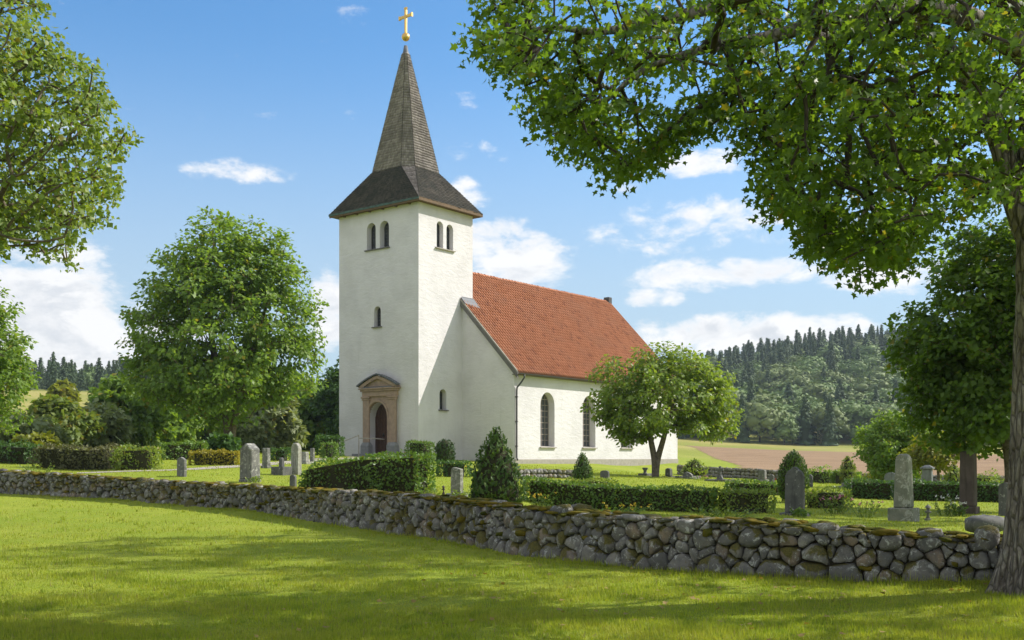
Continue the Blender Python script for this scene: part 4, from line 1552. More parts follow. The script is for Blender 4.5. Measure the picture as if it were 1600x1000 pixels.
def grave(px, py, Y, wpx, hpx, label, head='peak', mat='stone_grey', thick=.5, base=None, yaw=0.0, lean=0.0, group='gravestones in the churchyard', cap=None, name='gravestone'):
    """upright stone facing church-west; wpx/hpx its size in the photo at distance Y, base = (extra, height)"""
    x, y = at(px, Y), Y
    z = zat(py, Y)
    gz = G(x, y)
    z = z if abs(z - gz) < .12 else gz
    w = wpx / F * Y
    h = hpx / F * Y
    # seen askew: the front is turned to the left, the thickness shows on the right
    th = w * thick
    wf = max(.12, (w - th * .62) / .80)
    root = thing(name, label, CAT_G, (x, y, z), CHROT + yaw, group)
    bh = 0
    if base:
        bx, bh = base
        MB().box(-th / 2 - bx * .7, th / 2 + bx * .7, -wf / 2 - bx, wf / 2 + bx, -.3, bh).build('base', mat, root, bevel=.02)
    mb = MB()
    hh = h - bh
    # slightly irregular, bevelled slab
    pts = HEAD[head]
    n = len(pts)
    vs, fs = [], []
    for sd, ins in ((-1, 0.0), (1, 0.0)):
        for (u, v) in pts:
            tt = th * (1 - .10 * v)
            vs.append((sd * tt / 2 + lean * v * hh, u * wf, bh - (0.25 if v == 0 and not base else 0.0) + v * hh))
    fs = [tuple(range(n)), tuple(range(n, 2 * n))[::-1]] + [(i, n + i, n + (i + 1) % n, (i + 1) % n) for i in range(n)]
    mb.add(vs, fs)
    mb.build('slab', mat, root, bevel=min(.03, th * .12))
    if cap:
        MB().frustum((0, 0, bh + hh), (th / 2 + .04, wf / 2 + .05), (0, 0, bh + hh + .07), (th / 2 + .04, wf / 2 + .05)).frustum((0, 0, bh + hh + .07), (th / 2 + .02, wf / 2 + .03), (0, 0, bh + hh + cap), (.02, wf * .2)).build('cap', mat, root, bevel=.01)
    return root


grave(284, 744, 39, 19, 30, 'small grey gravestone with peaked top on the grass before the golden hedge', 'peak', 'stone_grey', .3)
grave(390.5, 754, 37.5, 35, 62, 'broad tall grey gravestone with peaked top, lichened, left of the long box hedge', 'gable', 'stone_grey', .55, (.02, .12))
grave(416, 731, 46, 15, 31, 'plain dark grey gravestone behind the broad peaked gravestone', 'flat', 'stone_grey', .5, (.04, .1))
grave(463, 742, 42, 19, 50, 'slender pale gravestone with rounded lichened top at the end of the long hedge', 'round', 'stone_pale', .5)
grave(458, 757, 34, 13, 15, 'tiny dark round-topped gravestone at the foot of the long box hedge', 'round', 'stone_dark', .4)
grave(440, 741, 41.5, 10, 26, 'short dark stone on a wide kerbed plinth between two taller gravestones', 'taper', 'stone_dark', .6, (.25, .30))
grave(714, 777, 27, 22, 47, 'green lichened gravestone on a pale base left of the bushy conifer', 'slant', 'stone_green', .45, (.10, .10))
grave(1242, 806, 24, 30, 77, 'dark streaked gravestone with ornate pointed top in front of the domed topiary', 'gothic', 'stone_dark', .3, (.10, .07))
grave(1412, 814, 24, 36, 105, 'tall tapering lichened obelisk gravestone on a heavy block base', 'taper', 'stone_green', .72, (.10, .30))
grave(1513, 803, 28, 31, 98, 'tall smooth brown granite pillar gravestone with flat top near the large trunk', 'flat', 'stone_brown', .68, (.05, .2))
grave(1392, 770, 40, 18, 37, 'blue-grey slate gravestone just behind the tall obelisk', 'round', 'stone_slate', .2)
grave(1449, 770, 42, 18, 37, 'pale green gravestone with a little gabled cap under the young tree', 'flat', 'stone_slate', .5, (.03, .1), cap=.16)
grave(1571, 800, 27, 19, 46, 'dark rounded gravestone half hidden by the large tree trunk', 'round', 'stone_dark', .3)
grave(945, 749, 50, 15, 14, 'low dark disc-shaped gravestone on the grass right of the cone topiary', 'round', 'stone_dark', .3)
grave(1045, 745, 60, 13, 14, 'small dark pointed gravestone just right of the forked tree', 'gable', 'stone_dark', .7, (.12, .05))
grave(1191, 752, 58, 15, 18, 'low squat grey gravestone left of the domed topiary before the far wall', 'flat', 'stone_grey', .6, (.1, .1))
grave(1206, 757, 52, 9, 16, 'narrow dark gravestone close to the left side of the domed topiary', 'peak', 'stone_dark', .6)
grave(1266, 755, 50, 9, 20, 'dark narrow gravestone peeping out right of the domed topiary', 'peak', 'stone_dark', .5)
grave(314, 711, 55, 14, 17, 'pale gravestone with gabled top behind the clipped hedge at left', 'gable', 'stone_pale', .6)
grave(476, 724, 52, 16, 18, 'low pale reddish stone slab right of the slender rounded gravestone', 'flat', 'stone_pale', .5, (.2, .08))
grave(488, 726, 54, 9, 22, 'narrow grey gravestone before the clipped hedge by the tower', 'flat', 'stone_grey', .5)


def kerb_grave(px, py, Y, wpx, label, topper, mat='stone_grey'):
    x, y = at(px, Y), Y
    w = wpx / F * Y
    z = G(x, y)
    r = thing('kerbed_grave', label, 'grave', (x, y, z), CHROT, 'kerbed graves on the grass')
    L = w * 1.0
    k = MB()
    k.box(-L / 2, L / 2, -w / 2, -w / 2 + .12, -.2, .14).box(-L / 2, L / 2, w / 2 - .12, w / 2, -.2, .14)
    k.box(-L / 2, -L / 2 + .12, -w / 2 + .12, w / 2 - .12, -.2, .135).box(L / 2 - .12, L / 2, -w / 2 + .12, w / 2 - .12, -.2, .135)
    k.build('kerb', mat, r, bevel=.015)
    if topper == 'cross':
        MB().box(-.14, .14, -.22, .22, -.1, .16).frustum((0, 0, .16), (.1, .16), (0, 0, .34), (.07, .1)).build('pedestal', mat, r, bevel=.015)
        MB().box(-.05, .05, -.06, .06, .34, .82).build('cross_post', mat, r, bevel=.01)
        MB().box(-.045, .045, -.2, .2, .58, .70).build('cross_arm', mat, r, bevel=.01)
    elif topper == 'low':
        MB().prism([(-.12, -.3, 0), (-.12, .3, 0), (-.12, .26, .26), (-.12, .08, .38), (-.12, -.1, .32), (-.12, -.28, .2)], (.22, 0, 0)).build('headstone', mat, r, bevel=.02)
    else:
        MB().lathe([(.2, -.1), (.2, .1), (.1, .16), (.09, .3), (.17, .4), (.16, .46), (.02, .47)], (0, 0, 0), 10).build('urn', mat, r, smooth=True)
    return r


kerb_grave(1075, 747, 58, 30, 'kerbed grave with a low broken headstone right of the forked tree', 'low')
kerb_grave(1125, 753, 55, 36, 'kerbed grave with a small dark cross on the lawn in mid-churchyard', 'cross', 'stone_dark')
kerb_grave(1325, 764, 49, 34, 'kerbed grave edged with stones behind the low clipped hedge at right', 'low')
kerb_grave(1008, 745, 60, 16, 'small kerbed plot with a stone bowl left of the forked tree', 'urn', 'stone_dark')
kerb_grave(1245, 757, 57, 26, 'kerbed grave hidden mostly behind the domed topiary', 'low')


def figurine(px, py, Y, hpx, label, mat='stone_grey'):
    x, y = at(px, Y), Y
    h = hpx / F * Y
    r = thing('grave_lantern', label, 'grave lantern', (x, y, G(x, y)))
    MB().box(-.16 * h, .16 * h, -.16 * h, .16 * h, -.1, .12 * h).build('foot', mat, r, bevel=.01)
    MB().lathe([(.13 * h, .12 * h), (.08 * h, .3 * h), (.07 * h, .42 * h), (.20 * h, .5 * h), (.19 * h, .56 * h)], (0, 0, 0), 10).build('column', mat, r, smooth=True)
    MB().lathe([(.11 * h, .56 * h), (.12 * h, .72 * h), (.10 * h, .76 * h)], (0, 0, 0), 8).build('lamp_body', 'ceramic_white' if mat == 'stone_pale' else mat, r)
    MB().lathe([(.21 * h, .76 * h), (.14 * h, .86 * h), (.04 * h, .95 * h), (.01 * h, h)], (0, 0, 0), 10).build('lid', mat, r)
    return r


figurine(1450, 812, 24.5, 26, 'little grey stone lantern right beside the obelisk base')
figurine(693, 770, 27.5, 14, 'tiny brown stone lantern left of the green lichened gravestone', 'stone_brown')


# ------------------------------------------------------------------ foliage
LEAF_MAPLE = (np.array([(0, 0, 0), (-.54, .40, .07), (-.27, .62, -.02), (0, 1, -.10), (.27, .62, -.02), (.54, .40, .07)]),
              np.array([(0, 2, 1), (0, 4, 2), (2, 4, 3), (0, 5, 4)]))
_lf = [(0, 0, 0), (-.34, .08, .05), (-.26, .30, .02), (-.60, .50, .08), (-.20, .60, 0), (0, 1.02, -.12), (.20, .60, 0), (.60, .50, .08), (.26, .30, .02), (.34, .08, .05)]
LEAF_MAPLE5 = (np.array(_lf + [(0, .38, -.01)]), np.array([(i, 10, (i + 1) % 10) for i in range(10)]))
LEAF_OVAL = (np.array([(0, 0, 0), (.33, .5, .06), (0, 1, -.06), (-.33, .5, .06)]), np.array([(0, 1, 2, 3)]))
LEAF_NARROW = (np.array([(0, 0, 0), (.16, .45, .03), (0, 1, -.05), (-.16, .45, .03)]), np.array([(0, 1, 2, 3)]))
LEAF_SPRAY = (np.array([(0, 0, 0), (.30, .35, .04), (.16, .55, .0), (.34, .8, .03), (0, 1.05, 0), (-.34, .8, .03), (-.16, .55, 0), (-.30, .35, .04)]),
              np.array([(0, 1, 2, 7), (7, 2, 3, 6), (7, 6, 5, 5), (6, 3, 4, 5)]))
LEAF_SPRAY = (LEAF_SPRAY[0], np.array([(0, 1, 2, 6), (0, 2, 6, 7), (6, 2, 3, 4), (6, 4, 4, 5)])[:3])


def unit(a):
    return a / np.maximum(np.linalg.norm(a, axis=-1, keepdims=True), 1e-9)


def leaves(pos, nrm, axis, size, shape):
    """one small mesh leaf per row: normal nrm, pointing along axis"""
    axis = unit(axis - nrm * (axis * nrm).sum(1, keepdims=True))
    side = np.cross(axis, nrm)
    L, Fl = shape
    V = pos[:, None, :] + (side[:, None, :] * L[None, :, 0:1] + axis[:, None, :] * L[None, :, 1:2] + nrm[:, None, :] * L[None, :, 2:3]) * size[:, None, None]
    k = len(L)
    Fq = (Fl[None] + (np.arange(len(pos)) * k)[:, None, None]).reshape(-1, Fl.shape[1])
    return V.reshape(-1, 3), Fq


def clusters_to_leaves(C, center, n_per, rc, size, shape, droop=0.5, flat=.7, up=.55, out=.5, seed=0, tight=None):
    r = np.random.default_rng(seed)
    N = len(C) * n_per
    base = np.repeat(C, n_per, axis=0)
    off = r.normal(0, 1, (N, 3))
    off = unit(off) * (r.random((N, 1)) ** .5) * rc
    off[:, 2] *= flat
    p = base + off
    outward = unit(base - np.asarray(center))
    nrm = unit(np.array([0, 0, 1.0]) * up + outward * out + r.normal(0, .55, (N, 3)))
    axis = unit(off + outward * .4 * rc) + np.array([0, 0, -droop]) + r.normal(0, .35, (N, 3))
    sz = size * r.uniform(.65, 1.25, N)
    return leaves(p, nrm, axis, sz, shape)


def skeleton(trunk, clusters, step=.5, up_pen=1.2, seed=0, sag=.08):
    """branches grow from the trunk to every leaf cluster; returns positions, parents, load"""
    r = np.random.default_rng(seed)
    M = len(trunk) + len(clusters) * 40
    pos = np.zeros((M, 3))
    par = np.full(M, -1, dtype=int)
    plen = np.zeros(M)
    n = 0
    for i, p in enumerate(trunk):
        pos[n] = p
        par[n] = n - 1 if n else -1
        plen[n] = 0.1 * i
        n += 1
    nt = n
    tmid = np.array(trunk)
    d0 = np.min(np.linalg.norm(clusters[:, None] - tmid[None], axis=2), axis=1)
    tips = []
    for ci in np.argsort(d0):
        c = clusters[ci]
        dv = c - pos[:n]
        d = np.linalg.norm(dv, axis=1)
        cost = d + .28 * plen[:n] + up_pen * np.maximum(0, pos[:n, 2] - c[2] + .15 * np.linalg.norm(dv[:, :2], axis=1)) * .6
        cost[:max(1, nt // 3)] += 3.0
        a = int(np.argmin(cost))
        k = max(1, int(math.ceil(d[a] / step)))
        k = min(k, 24)
        prev = a
        mid_off = r.normal(0, .08, 3) * d[a] + np.array([0, 0, -sag * d[a] if c[2] < pos[a, 2] else sag * d[a]])
        for j in range(1, k + 1):
            t = j / k
            q = pos[a] + dv[a] * t + mid_off * 4 * t * (1 - t) * .5 + (r.normal(0, .035, 3) * d[a] * .4 if j < k else 0)
            pos[n] = q
            par[n] = prev
            plen[n] = plen[prev] + d[a] / k
            prev = n
            n += 1
        tips.append(prev)
    load = np.zeros(n)
    load[tips] += 1
    for i in range(n - 1, 0, -1):
        if par[i] >= 0:
            load[par[i]] += load[i]
    return pos[:n], par[:n], load, nt


def branch_mesh(pos, par, load, nt, r_root, r_tip, k=5, expo=.5, min_load=0, trunk_r=None):
    n = len(pos)
    tot = max(load[0], 1)
    rad = r_tip + (r_root - r_tip) * (load / tot) ** expo
    if trunk_r is not None:
        rad[:nt] = trunk_r
    main = np.full(n, -1)
    for i in range(1, n):
        p = par[i]
        if p >= 0 and (main[p] < 0 or load[i] > load[main[p]]):
            main[p] = i
    seg = np.array([i for i in range(1, n) if par[i] >= 0 and load[i] > min_load and not (trunk_r is not None and i < nt)])
    d = unit(pos[seg] - pos[par[seg]])
    ref = np.where(np.abs(d[:, 2:3]) > .9, np.array([[1.0, 0, 0]]), np.array([[0, 0, 1.0]]))
    a = unit(np.cross(ref, d))
    b = np.cross(d, a)
    idx = {int(s): i for i, s in enumerate(seg)}
    V = np.zeros((len(seg), 2, k, 3))
    r0 = np.minimum(rad[par[seg]], rad[seg] * 1.25)
    for j in range(k):
        q = 2 * math.pi * j / k
        rim = a * math.cos(q) + b * math.sin(q)
        V[:, 0, j] = pos[par[seg]] - d * r0[:, None] * .3 + rim * r0[:, None]
        V[:, 1, j] = pos[seg] + d * rad[seg][:, None] * .3 + rim * rad[seg][:, None]
    base = np.arange(len(seg)) * 2 * k
    Fq = np.concatenate([np.stack([base + j, base + (j + 1) % k, base + k + (j + 1) % k, base + k + j], 1) for j in range(k)])
    return V.reshape(-1, 3), Fq


def trunk_mesh(path, radii, k=16, flare=0.5, lump=.06, seed=0, roots=5, ridge=0.0):
    r = random.Random(seed)
    ph = [r.uniform(0, 6.28) for _ in range(6)]
    V, Fq = [], []
    path = [np.array(p, dtype=float) for p in path]
    P2, R2 = [], []
    for i in range(len(path) - 1):
        m = 6 if not ridge else 40
        for j in range(m):
            t = j / m
            P2.append(path[i] * (1 - t) + path[i + 1] * t)
            R2.append(radii[i] * (1 - t) + radii[i + 1] * t)
    P2.append(path[-1])
    R2.append(radii[-1])
    P2 = np.array(P2)
    for _ in range(4):
        P2[1:-1] = (P2[:-2] + 2 * P2[1:-1] + P2[2:]) / 4
    z0 = P2[0][2]
    for i, p in enumerate(P2):
        d = P2[min(i + 1, len(P2) - 1)] - P2[max(i - 1, 0)]
        d = d / np.linalg.norm(d)
        a = np.cross([0, 1, 0], d)
        a /= np.linalg.norm(a)
        b = np.cross(d, a)
        hgt = p[2] - z0
        fl = flare * math.exp(-max(hgt, 0) / (R2[0] * 1.1))
        for j in range(k):
            q = 2 * math.pi * j / k
            rr = R2[i] * (1 + lump * math.sin(q * 3 + ph[0] + hgt * .6) + lump * .7 * math.sin(q * 5 + ph[1] - hgt * 1.1) + lump * .5 * math.sin(q * 2 + hgt * 2.3 + ph[2])
                          + (ridge * (math.sin(q * 19 + 2.2 * math.sin(hgt * 3.1 + q * 2)) * .7 + math.sin(q * 31 + 3 * math.sin(hgt * 5.3 + q * 3)) * .45 + .6 * math.sin(hgt * 9 + 4 * math.sin(q * 7))* math.sin(q * 11 + hgt)) if ridge else 0)
                          + fl * (0.62 + .62 * max(0, math.sin(q * roots + ph[3])) + .2 * math.sin(q * 2 + ph[4])))
            V.append(p + (a * math.cos(q) + b * math.sin(q)) * rr)
    m = len(P2)
    for i in range(m - 1):
        for j in range(k):
            Fq.append((i * k + j, i * k + (j + 1) % k, (i + 1) * k + (j + 1) % k, (i + 1) * k + j))
    return np.array(V), np.array(Fq)


def in_poly(px, py, poly):
    poly = np.array(poly, dtype=float)
    x0, y0 = poly[:, 0], poly[:, 1]
    x1, y1 = np.roll(x0, -1), np.roll(y0, -1)
    ins = np.zeros(len(px), dtype=bool)
    for a, b, c, d in zip(x0, y0, x1, y1):
        with np.errstate(divide='ignore', invalid='ignore'):
            cond = ((b > py) != (d > py)) & (px < (c - a) * (py - b) / (d - b + 1e-12) + a)
        ins ^= cond
    return ins


def crown_points(lobes, n, shell=.5, seed=0, zmin=None):
    """cluster centres spread through overlapping ellipsoids, more of them near the outside"""
    r = np.random.default_rng(seed)
    lobes = np.array(lobes, dtype=float)
    vol = np.prod(lobes[:, 3:], axis=1) ** .75
    sc_ = float(np.mean(lobes[:, 3:]))
    out = []
    while len(out) < n:
        i = r.choice(len(lobes), p=vol / vol.sum())
        v = unit(r.normal(0, 1, (1, 3)))[0]
        rad = 1.03 - shell * r.random() ** 1.5
        if r.random() < .16:
            rad = 1.0 + .22 * r.random()
        p = lobes[i, :3] + v * lobes[i, 3:] * rad
        if zmin is not None and p[2] < zmin:
            continue
        if math.sin(p[0] * 5.1 / sc_ + 1.3 * math.sin(p[2] * 4 / sc_)) * math.sin(p[1] * 4.3 / sc_ + seed) * math.sin(p[2] * 6.1 / sc_ + p[0] * 2 / sc_) > .30:
            continue
        # not deep inside another lobe
        dd = np.linalg.norm((p - lobes[:, :3]) / lobes[:, 3:], axis=1)
        if (dd < .45).any() and r.random() < .75:
            continue
        out.append(p)
    return np.array(out)


def lobed(c, rx, ry, rz, k=9, seed=0, size=.55, zlow=-.5):
    """a crown: one body and k smaller bulges on it"""
    r = np.random.default_rng(seed)
    out = [(c[0], c[1], c[2], rx * .78, ry * .78, rz * .80)]
    for i in range(k):
        q = 2 * math.pi * (i + r.uniform(-.3, .3)) / k * 2.4
        zf = r.uniform(zlow, .85)
        hr = math.sqrt(max(.05, 1 - zf * zf)) * r.uniform(.55, .72)
        s = size * r.uniform(.75, 1.15)
        out.append((c[0] + math.cos(q) * hr * rx, c[1] + math.sin(q) * hr * ry, c[2] + zf * rz * .62, rx * s, ry * s, rz * s * .75))
    return out


def make_tree(name, label, cat, base, trunk, radii, C, center, leaf, n_per, rc, size, shape, bark='bark', group=None, droop=.5, seed=0, r_tip=.008, k=5,
              trunk_k=14, flare=.5, lump=.05, step=.5, parts=True, up=.55, out=.5, flat=.7, expo=.55, sec=None, keep=None, skel=None):
    root = thing(name, label, cat, base, 0, group)
    B = np.array(base)
    tp_ = []
    for i in range(len(trunk) - 1):
        for j in range(4):
            tp_.append(np.array(trunk[i]) * (1 - j / 4) + np.array(trunk[i + 1]) * j / 4)
    tp_.append(np.array(trunk[-1]))
    tr = np.interp(np.linspace(0, 1, len(tp_)), np.linspace(0, 1, len(radii)), radii)
    pos, par, load, nt = skeleton(tp_, C if skel is None else skel, step=step, seed=seed)
    V1, F1 = trunk_mesh(trunk, radii, trunk_k, flare, lump, seed)
    V2, F2 = branch_mesh(pos, par, load, nt, radii[0] * .8, r_tip, k, expo, 0, tr)
    Vs, Fs, nv = [V1, V2], [F1, F2 + len(V1)], len(V1) + len(V2)
    for path, rads in (sec or []):
        V3, F3 = trunk_mesh(path, rads, trunk_k, flare * .6, lump, seed + 3)
        Vs.append(V3)
        Fs.append(F3 + nv)
        nv += len(V3)
    link('trunk', np_mesh('trunk', np.concatenate(Vs) - B, np.concatenate(Fs), True), bark, root)
    V, Fq = clusters_to_leaves(C, center, n_per, rc, size, shape, droop, flat, up, out, seed)
    if keep is not None:
        kk = len(shape[0])
        ctr = V.reshape(-1, kk, 3).mean(1)
        ok = keep(ctr)
        V = V.reshape(-1, kk, 3)[ok].reshape(-1, 3)
        nf = len(shape[1])
        Fq = (shape[1][None] + (np.arange(ok.sum()) * kk)[:, None, None]).reshape(-1, shape[1].shape[1])
    link('crown', np_mesh('crown', V - B, Fq), leaf, root, kind='stuff')
    return root


# --- the large maple at the right edge
TX, TY = at(1640, 13.2), 13.2
TZ = zat(940, 13.2)


def mapl_lim(l):
    """limbs of the big maple from photo bearing, row and distance"""
    return [np.array([at(a, d), d, zat(b, d)]) for a, b, d in l]


MAPLE_POLY = [(700, -60), (738, -60), (752, 20), (742, 60), (742, 96), (765, 112), (782, 96), (800, 92), (806, 140), (838, 148), (850, 160), (818, 188), (826, 204), (862, 212), (856, 236),
              (872, 250), (915, 250), (925, 275), (940, 296), (958, 280), (968, 262), (1000, 270), (1004, 238), (1040, 214), (1060, 196), (1085, 222), (1098, 205), (1096, 175), (1112, 150), (1150, 175),
              (1165, 205), (1166, 258), (1195, 282), (1225, 300), (1196, 322), (1204, 350), (1245, 350), (1268, 362), (1266, 410), (1262, 428), (1300, 426), (1312, 445),
              (1366, 456), (1378, 430), (1400, 452), (1412, 456), (1420, 420), (1436, 398), (1450, 372), (1470, 382), (1490, 350), (1700, 330), (1700, -60)]


def proj(p):
    return p[:, 0] / np.maximum(p[:, 1], .2) * F + 800, HZ - (p[:, 2] - EYE) / np.maximum(p[:, 1], .2) * F


def maple_keep(p, grow=0.0):
    px, py = proj(p)
    inf = (px > -60) & (px < 1640) & (py > -60) & (p[:, 1] > .3)
    return ~inf | in_poly(px, py + grow, MAPLE_POLY)


r_ = np.random.default_rng(21)
cand = crown_points([(6.6, 13.2, 10.5, 8.6, 7.6, 7.6), (2.6, 12.2, 7.5, 4.2, 4.6, 3.2), (4.0, 15.5, 7.2, 3.8, 4.0, 3.2), (10.5, 12.5, 8.0, 4.5, 4.8, 4.0), (7.0, 9.5, 8.5, 4.5, 3.4, 3.4), (4.2, 11.0, 9.0, 4.5, 3.8, 4)], 2600, .75, 22, 3.3)
void = np.sin(cand[:, 0] * 2.3 + 1.1 * np.sin(cand[:, 2] * 1.3)) * np.sin(cand[:, 1] * 1.9 + .7) * np.sin(cand[:, 2] * 2.6 + cand[:, 0] * .9)
cand = cand[void < .12]
px, py = proj(cand)
ok = maple_keep(cand)
for dx, dy in ((30, 0), (-30, 0), (0, 34), (0, -18)):
    q = cand.copy()
    q[:, 0] += dx / F * q[:, 1]
    q[:, 2] -= dy / F * q[:, 1]
    ok &= maple_keep(q)
# the long boughs to the left are thin, the crown is deep only near the trunk
thin = (px < 1190) & ((cand[:, 1] < 10.4) | (cand[:, 1] > 13.6) | (r_.random(len(cand)) < .35))
cand = cand[ok & (cand[:, 1] > 5.5) & ~thin]
# hanging sprays along the lower edge, at the depth of the limbs
edge = []
for a, b in zip(MAPLE_POLY[2:-4], MAPLE_POLY[3:-3]):
    L = math.hypot(b[0] - a[0], b[1] - a[1])
    for t in np.arange(0, 1, 30 / max(L, 30)):
        d = 11.0 + 3.0 * r_.random()
        x_, y_ = a[0] + (b[0] - a[0]) * t, a[1] + (b[1] - a[1]) * t
        dl = math.hypot(1350 - x_, 0 - y_)
        ux, uy = (x_ - 1350) / dl, y_ / dl
        k_ = r_.uniform(10, 46)
        for j in range(int(r_.integers(2, 5))):
            # a drooping spray: leaves follow each other inwards and up
            edge.append((at(x_ - ux * (k_ + j * 19) + r_.normal(0, 5), d + r_.normal(0, .1)), d, zat(y_ - uy * (k_ + j * 17) - j * 5 + r_.normal(0, 5), d)))
fill = []
while len(fill) < 430:
    x_, y_ = r_.uniform(740, 1600), r_.uniform(-40, 455)
    d = r_.uniform(10.0, 15.5)
    if in_poly(np.array([x_]), np.array([y_ + 22.0]), MAPLE_POLY)[0] and (x_ > 1150 or r_.random() < .6):
        # an open window of sky in the spray at upper left
        if math.hypot((x_ - 905) / 26, (y_ - 75) / 20) < 1:
            continue
        fill.append((at(x_, d), d, zat(y_, d)))
cand = cand[(cand[:, 2] < 8.6) | (r_.random(len(cand)) < .5)]        # the top of the crown lets sun through to the lawn
MC = np.concatenate([cand, np.array(edge), np.array(fill)])
trunk = [(TX, TY, TZ - .3), (TX - .02, TY, TZ + 1.0), (TX + .04, TY, TZ + 2.5), (TX + .10, TY + .05, TZ + 4.3), (TX + .12, TY + .1, TZ + 6.5), (TX + .2, TY + .2, TZ + 9), (TX + .1, TY + .3, TZ + 12.5)]
limbs = [(mapl_lim([(1660, 470, 13.2), (1590, 330, 13.3), (1565, 220, 13.5), (1500, 100, 13.2), (1420, 20, 12.6), (1330, 15, 12.2)]), [.22, .17, .15, .12, .09, .06]),
         (mapl_lim([(1660, 130, 13.2), (1590, 70, 13.0), (1500, 20, 12.6), (1400, 14, 12.2), (1300, 30, 12), (1200, 60, 11.9), (1100, 75, 11.8), (1000, 110, 11.8), (940, 165, 11.8)]), [.2, .16, .13, .11, .085, .07, .05, .035, .02]),
         (mapl_lim([(1660, 40, 13.3), (1500, -60, 13), (1300, -40, 12.6), (1150, 0, 12.4), (1030, 35, 12.3), (930, 52, 12.2), (860, 40, 12.2), (800, 55, 12.2)]), [.2, .14, .11, .085, .06, .04, .028, .015]),
         (mapl_lim([(1655, 330, 13.3), (1560, 300, 13.8), (1480, 260, 14.2), (1400, 270, 14.4), (1350, 330, 14.4), (1320, 400, 14.4)]), [.12, .09, .07, .05, .035, .02])]
# guide points let the leaf-bearing twigs start from the limbs
tp_all = [np.array(p) for p in trunk]
rootm = thing('maple_tree', 'huge maple with rough grey bark at the right edge, boughs hanging across the sky', 'tree', (TX, TY, TZ))
B = np.array([TX, TY, TZ])


def dense(pts, m=6):
    o = []
    for i in range(len(pts) - 1):
        for j in range(m):
            o.append(np.array(pts[i]) * (1 - j / m) + np.array(pts[i + 1]) * j / m)
    o.append(np.array(pts[-1]))
    return o


def multi_skeleton(trunks, clusters, step, seed):
    """like skeleton(), but twigs may start from any of several given limbs"""
    pos = [p for t in trunks for p in t]
    r = np.random.default_rng(seed)
    M = len(pos) + len(clusters) * 26
    P_ = np.zeros((M, 3))
    P_[:len(pos)] = pos
    par = np.full(M, -1)
    pl = np.zeros(M)
    n = len(pos)
    nt = n
    d0 = np.min(np.linalg.norm(clusters[:, None] - P_[None, :n:3], axis=2), axis=1)
    tips = []
    for ci in np.argsort(d0):
        c = clusters[ci]
        dv = c - P_[:n]
        d = np.linalg.norm(dv, axis=1)
        cost = d + .22 * pl[:n]
        a = int(np.argmin(cost))
        k = min(max(1, int(math.ceil(d[a] / step))), 24)
        prev = a
        mo = r.normal(0, .10, 3) * d[a] + np.array([0, 0, .10 * d[a]])
        for j in range(1, k + 1):
            t = j / k
            P_[n] = P_[a] + dv[a] * t + mo * 2 * t * (1 - t)
            par[n] = prev
            pl[n] = pl[prev] + d[a] / k
            prev = n
            n += 1
        tips.append(prev)
    load = np.zeros(n)
    load[tips] = 1
    for i in range(n - 1, nt - 1, -1):
        load[par[i]] += load[i]
    return P_[:n], par[:n], load, nt


trunk_dense = [p for p in dense(trunk, 5) if p[2] > 5.0]
mp, mpar, mload, mnt = multi_skeleton([trunk_dense] + [dense(l[0]) for l in limbs], MC, .35, 5)
V1, F1 = trunk_mesh(trunk, [.50, .465, .455, .44, .40, .33, .2], 110, .85, .045, 3, 6, .03)
Vs, Fs, nv = [V1], [F1], len(V1)
for pth, rad in limbs:
    v, f = trunk_mesh(pth, rad, 10, 0, .05, 4)
    Vs.append(v)
    Fs.append(f + nv)
    nv += len(v)
rad = .004 + .0065 * np.sqrt(np.maximum(mload, 0))
seg = np.array([i for i in range(mnt, len(mp))])
d = unit(mp[seg] - mp[mpar[seg]])
ref = np.where(np.abs(d[:, 2:3]) > .9, np.array([[1.0, 0, 0]]), np.array([[0, 0, 1.0]]))
a_ = unit(np.cross(ref, d))
b_ = np.cross(d, a_)
kk = 5
V = np.zeros((len(seg), 2, kk, 3))
rs = np.minimum(rad[seg], .05)
r0 = np.where(mpar[seg] < mnt, rs * 1.2, np.minimum(np.minimum(rad[mpar[seg]], .05), rs * 1.25))
for j in range(kk):
    q = 2 * math.pi * j / kk
    rim = a_ * math.cos(q) + b_ * math.sin(q)
    V[:, 0, j] = mp[mpar[seg]] + rim * r0[:, None]
    V[:, 1, j] = mp[seg] + d * rs[:, None] * .3 + rim * rs[:, None]
bs = np.arange(len(seg)) * 2 * kk
Fq = np.concatenate([np.stack([bs + j, bs + (j + 1) % kk, bs + kk + (j + 1) % kk, bs + kk + j], 1) for j in range(kk)])
link('trunk', np_mesh('trunk', np.concatenate(Vs) - B, np.concatenate(Fs), True), 'maple_bark', rootm)
link('branches', np_mesh('branches', V.reshape(-1, 3) - B, Fq, True), 'bark_dark', rootm)
V, Fq = clusters_to_leaves(MC, (6.6, 13.2, 9.0), 36, .30, .086, LEAF_MAPLE5, 1.0, .5, .7, .35, 31)
ctr = V.reshape(-1, 11, 3).mean(1)
ok = np.ones(len(ctr), dtype=bool)
V = V.reshape(-1, 11, 3)[ok].reshape(-1, 3)
Fq = (LEAF_MAPLE5[1][None] + (np.arange(ok.sum()) * 11)[:, None, None]).reshape(-1, 3)
link('crown', np_mesh('crown', V - B, Fq), 'leaf_maple', rootm, kind='stuff')

# --- the tree at the upper left
LT_POLY = [(-400, -80), (72, -80), (70, -5), (84, 25), (82, 60), (60, 70), (100, 66), (98, 92), (128, 96), (135, 112), (165, 106), (168, 128), (160, 158), (178, 172), (176, 195), (204, 212), (206, 234), (182, 250),
           (176, 276), (194, 298), (192, 320), (168, 326), (172, 345), (158, 362), (150, 340), (138, 352), (112, 372), (114, 412), (98, 408), (92, 392), (72, 408), (52, 398), (42, 374), (20, 372), (14, 395), (-10, 405), (-400, 430)]


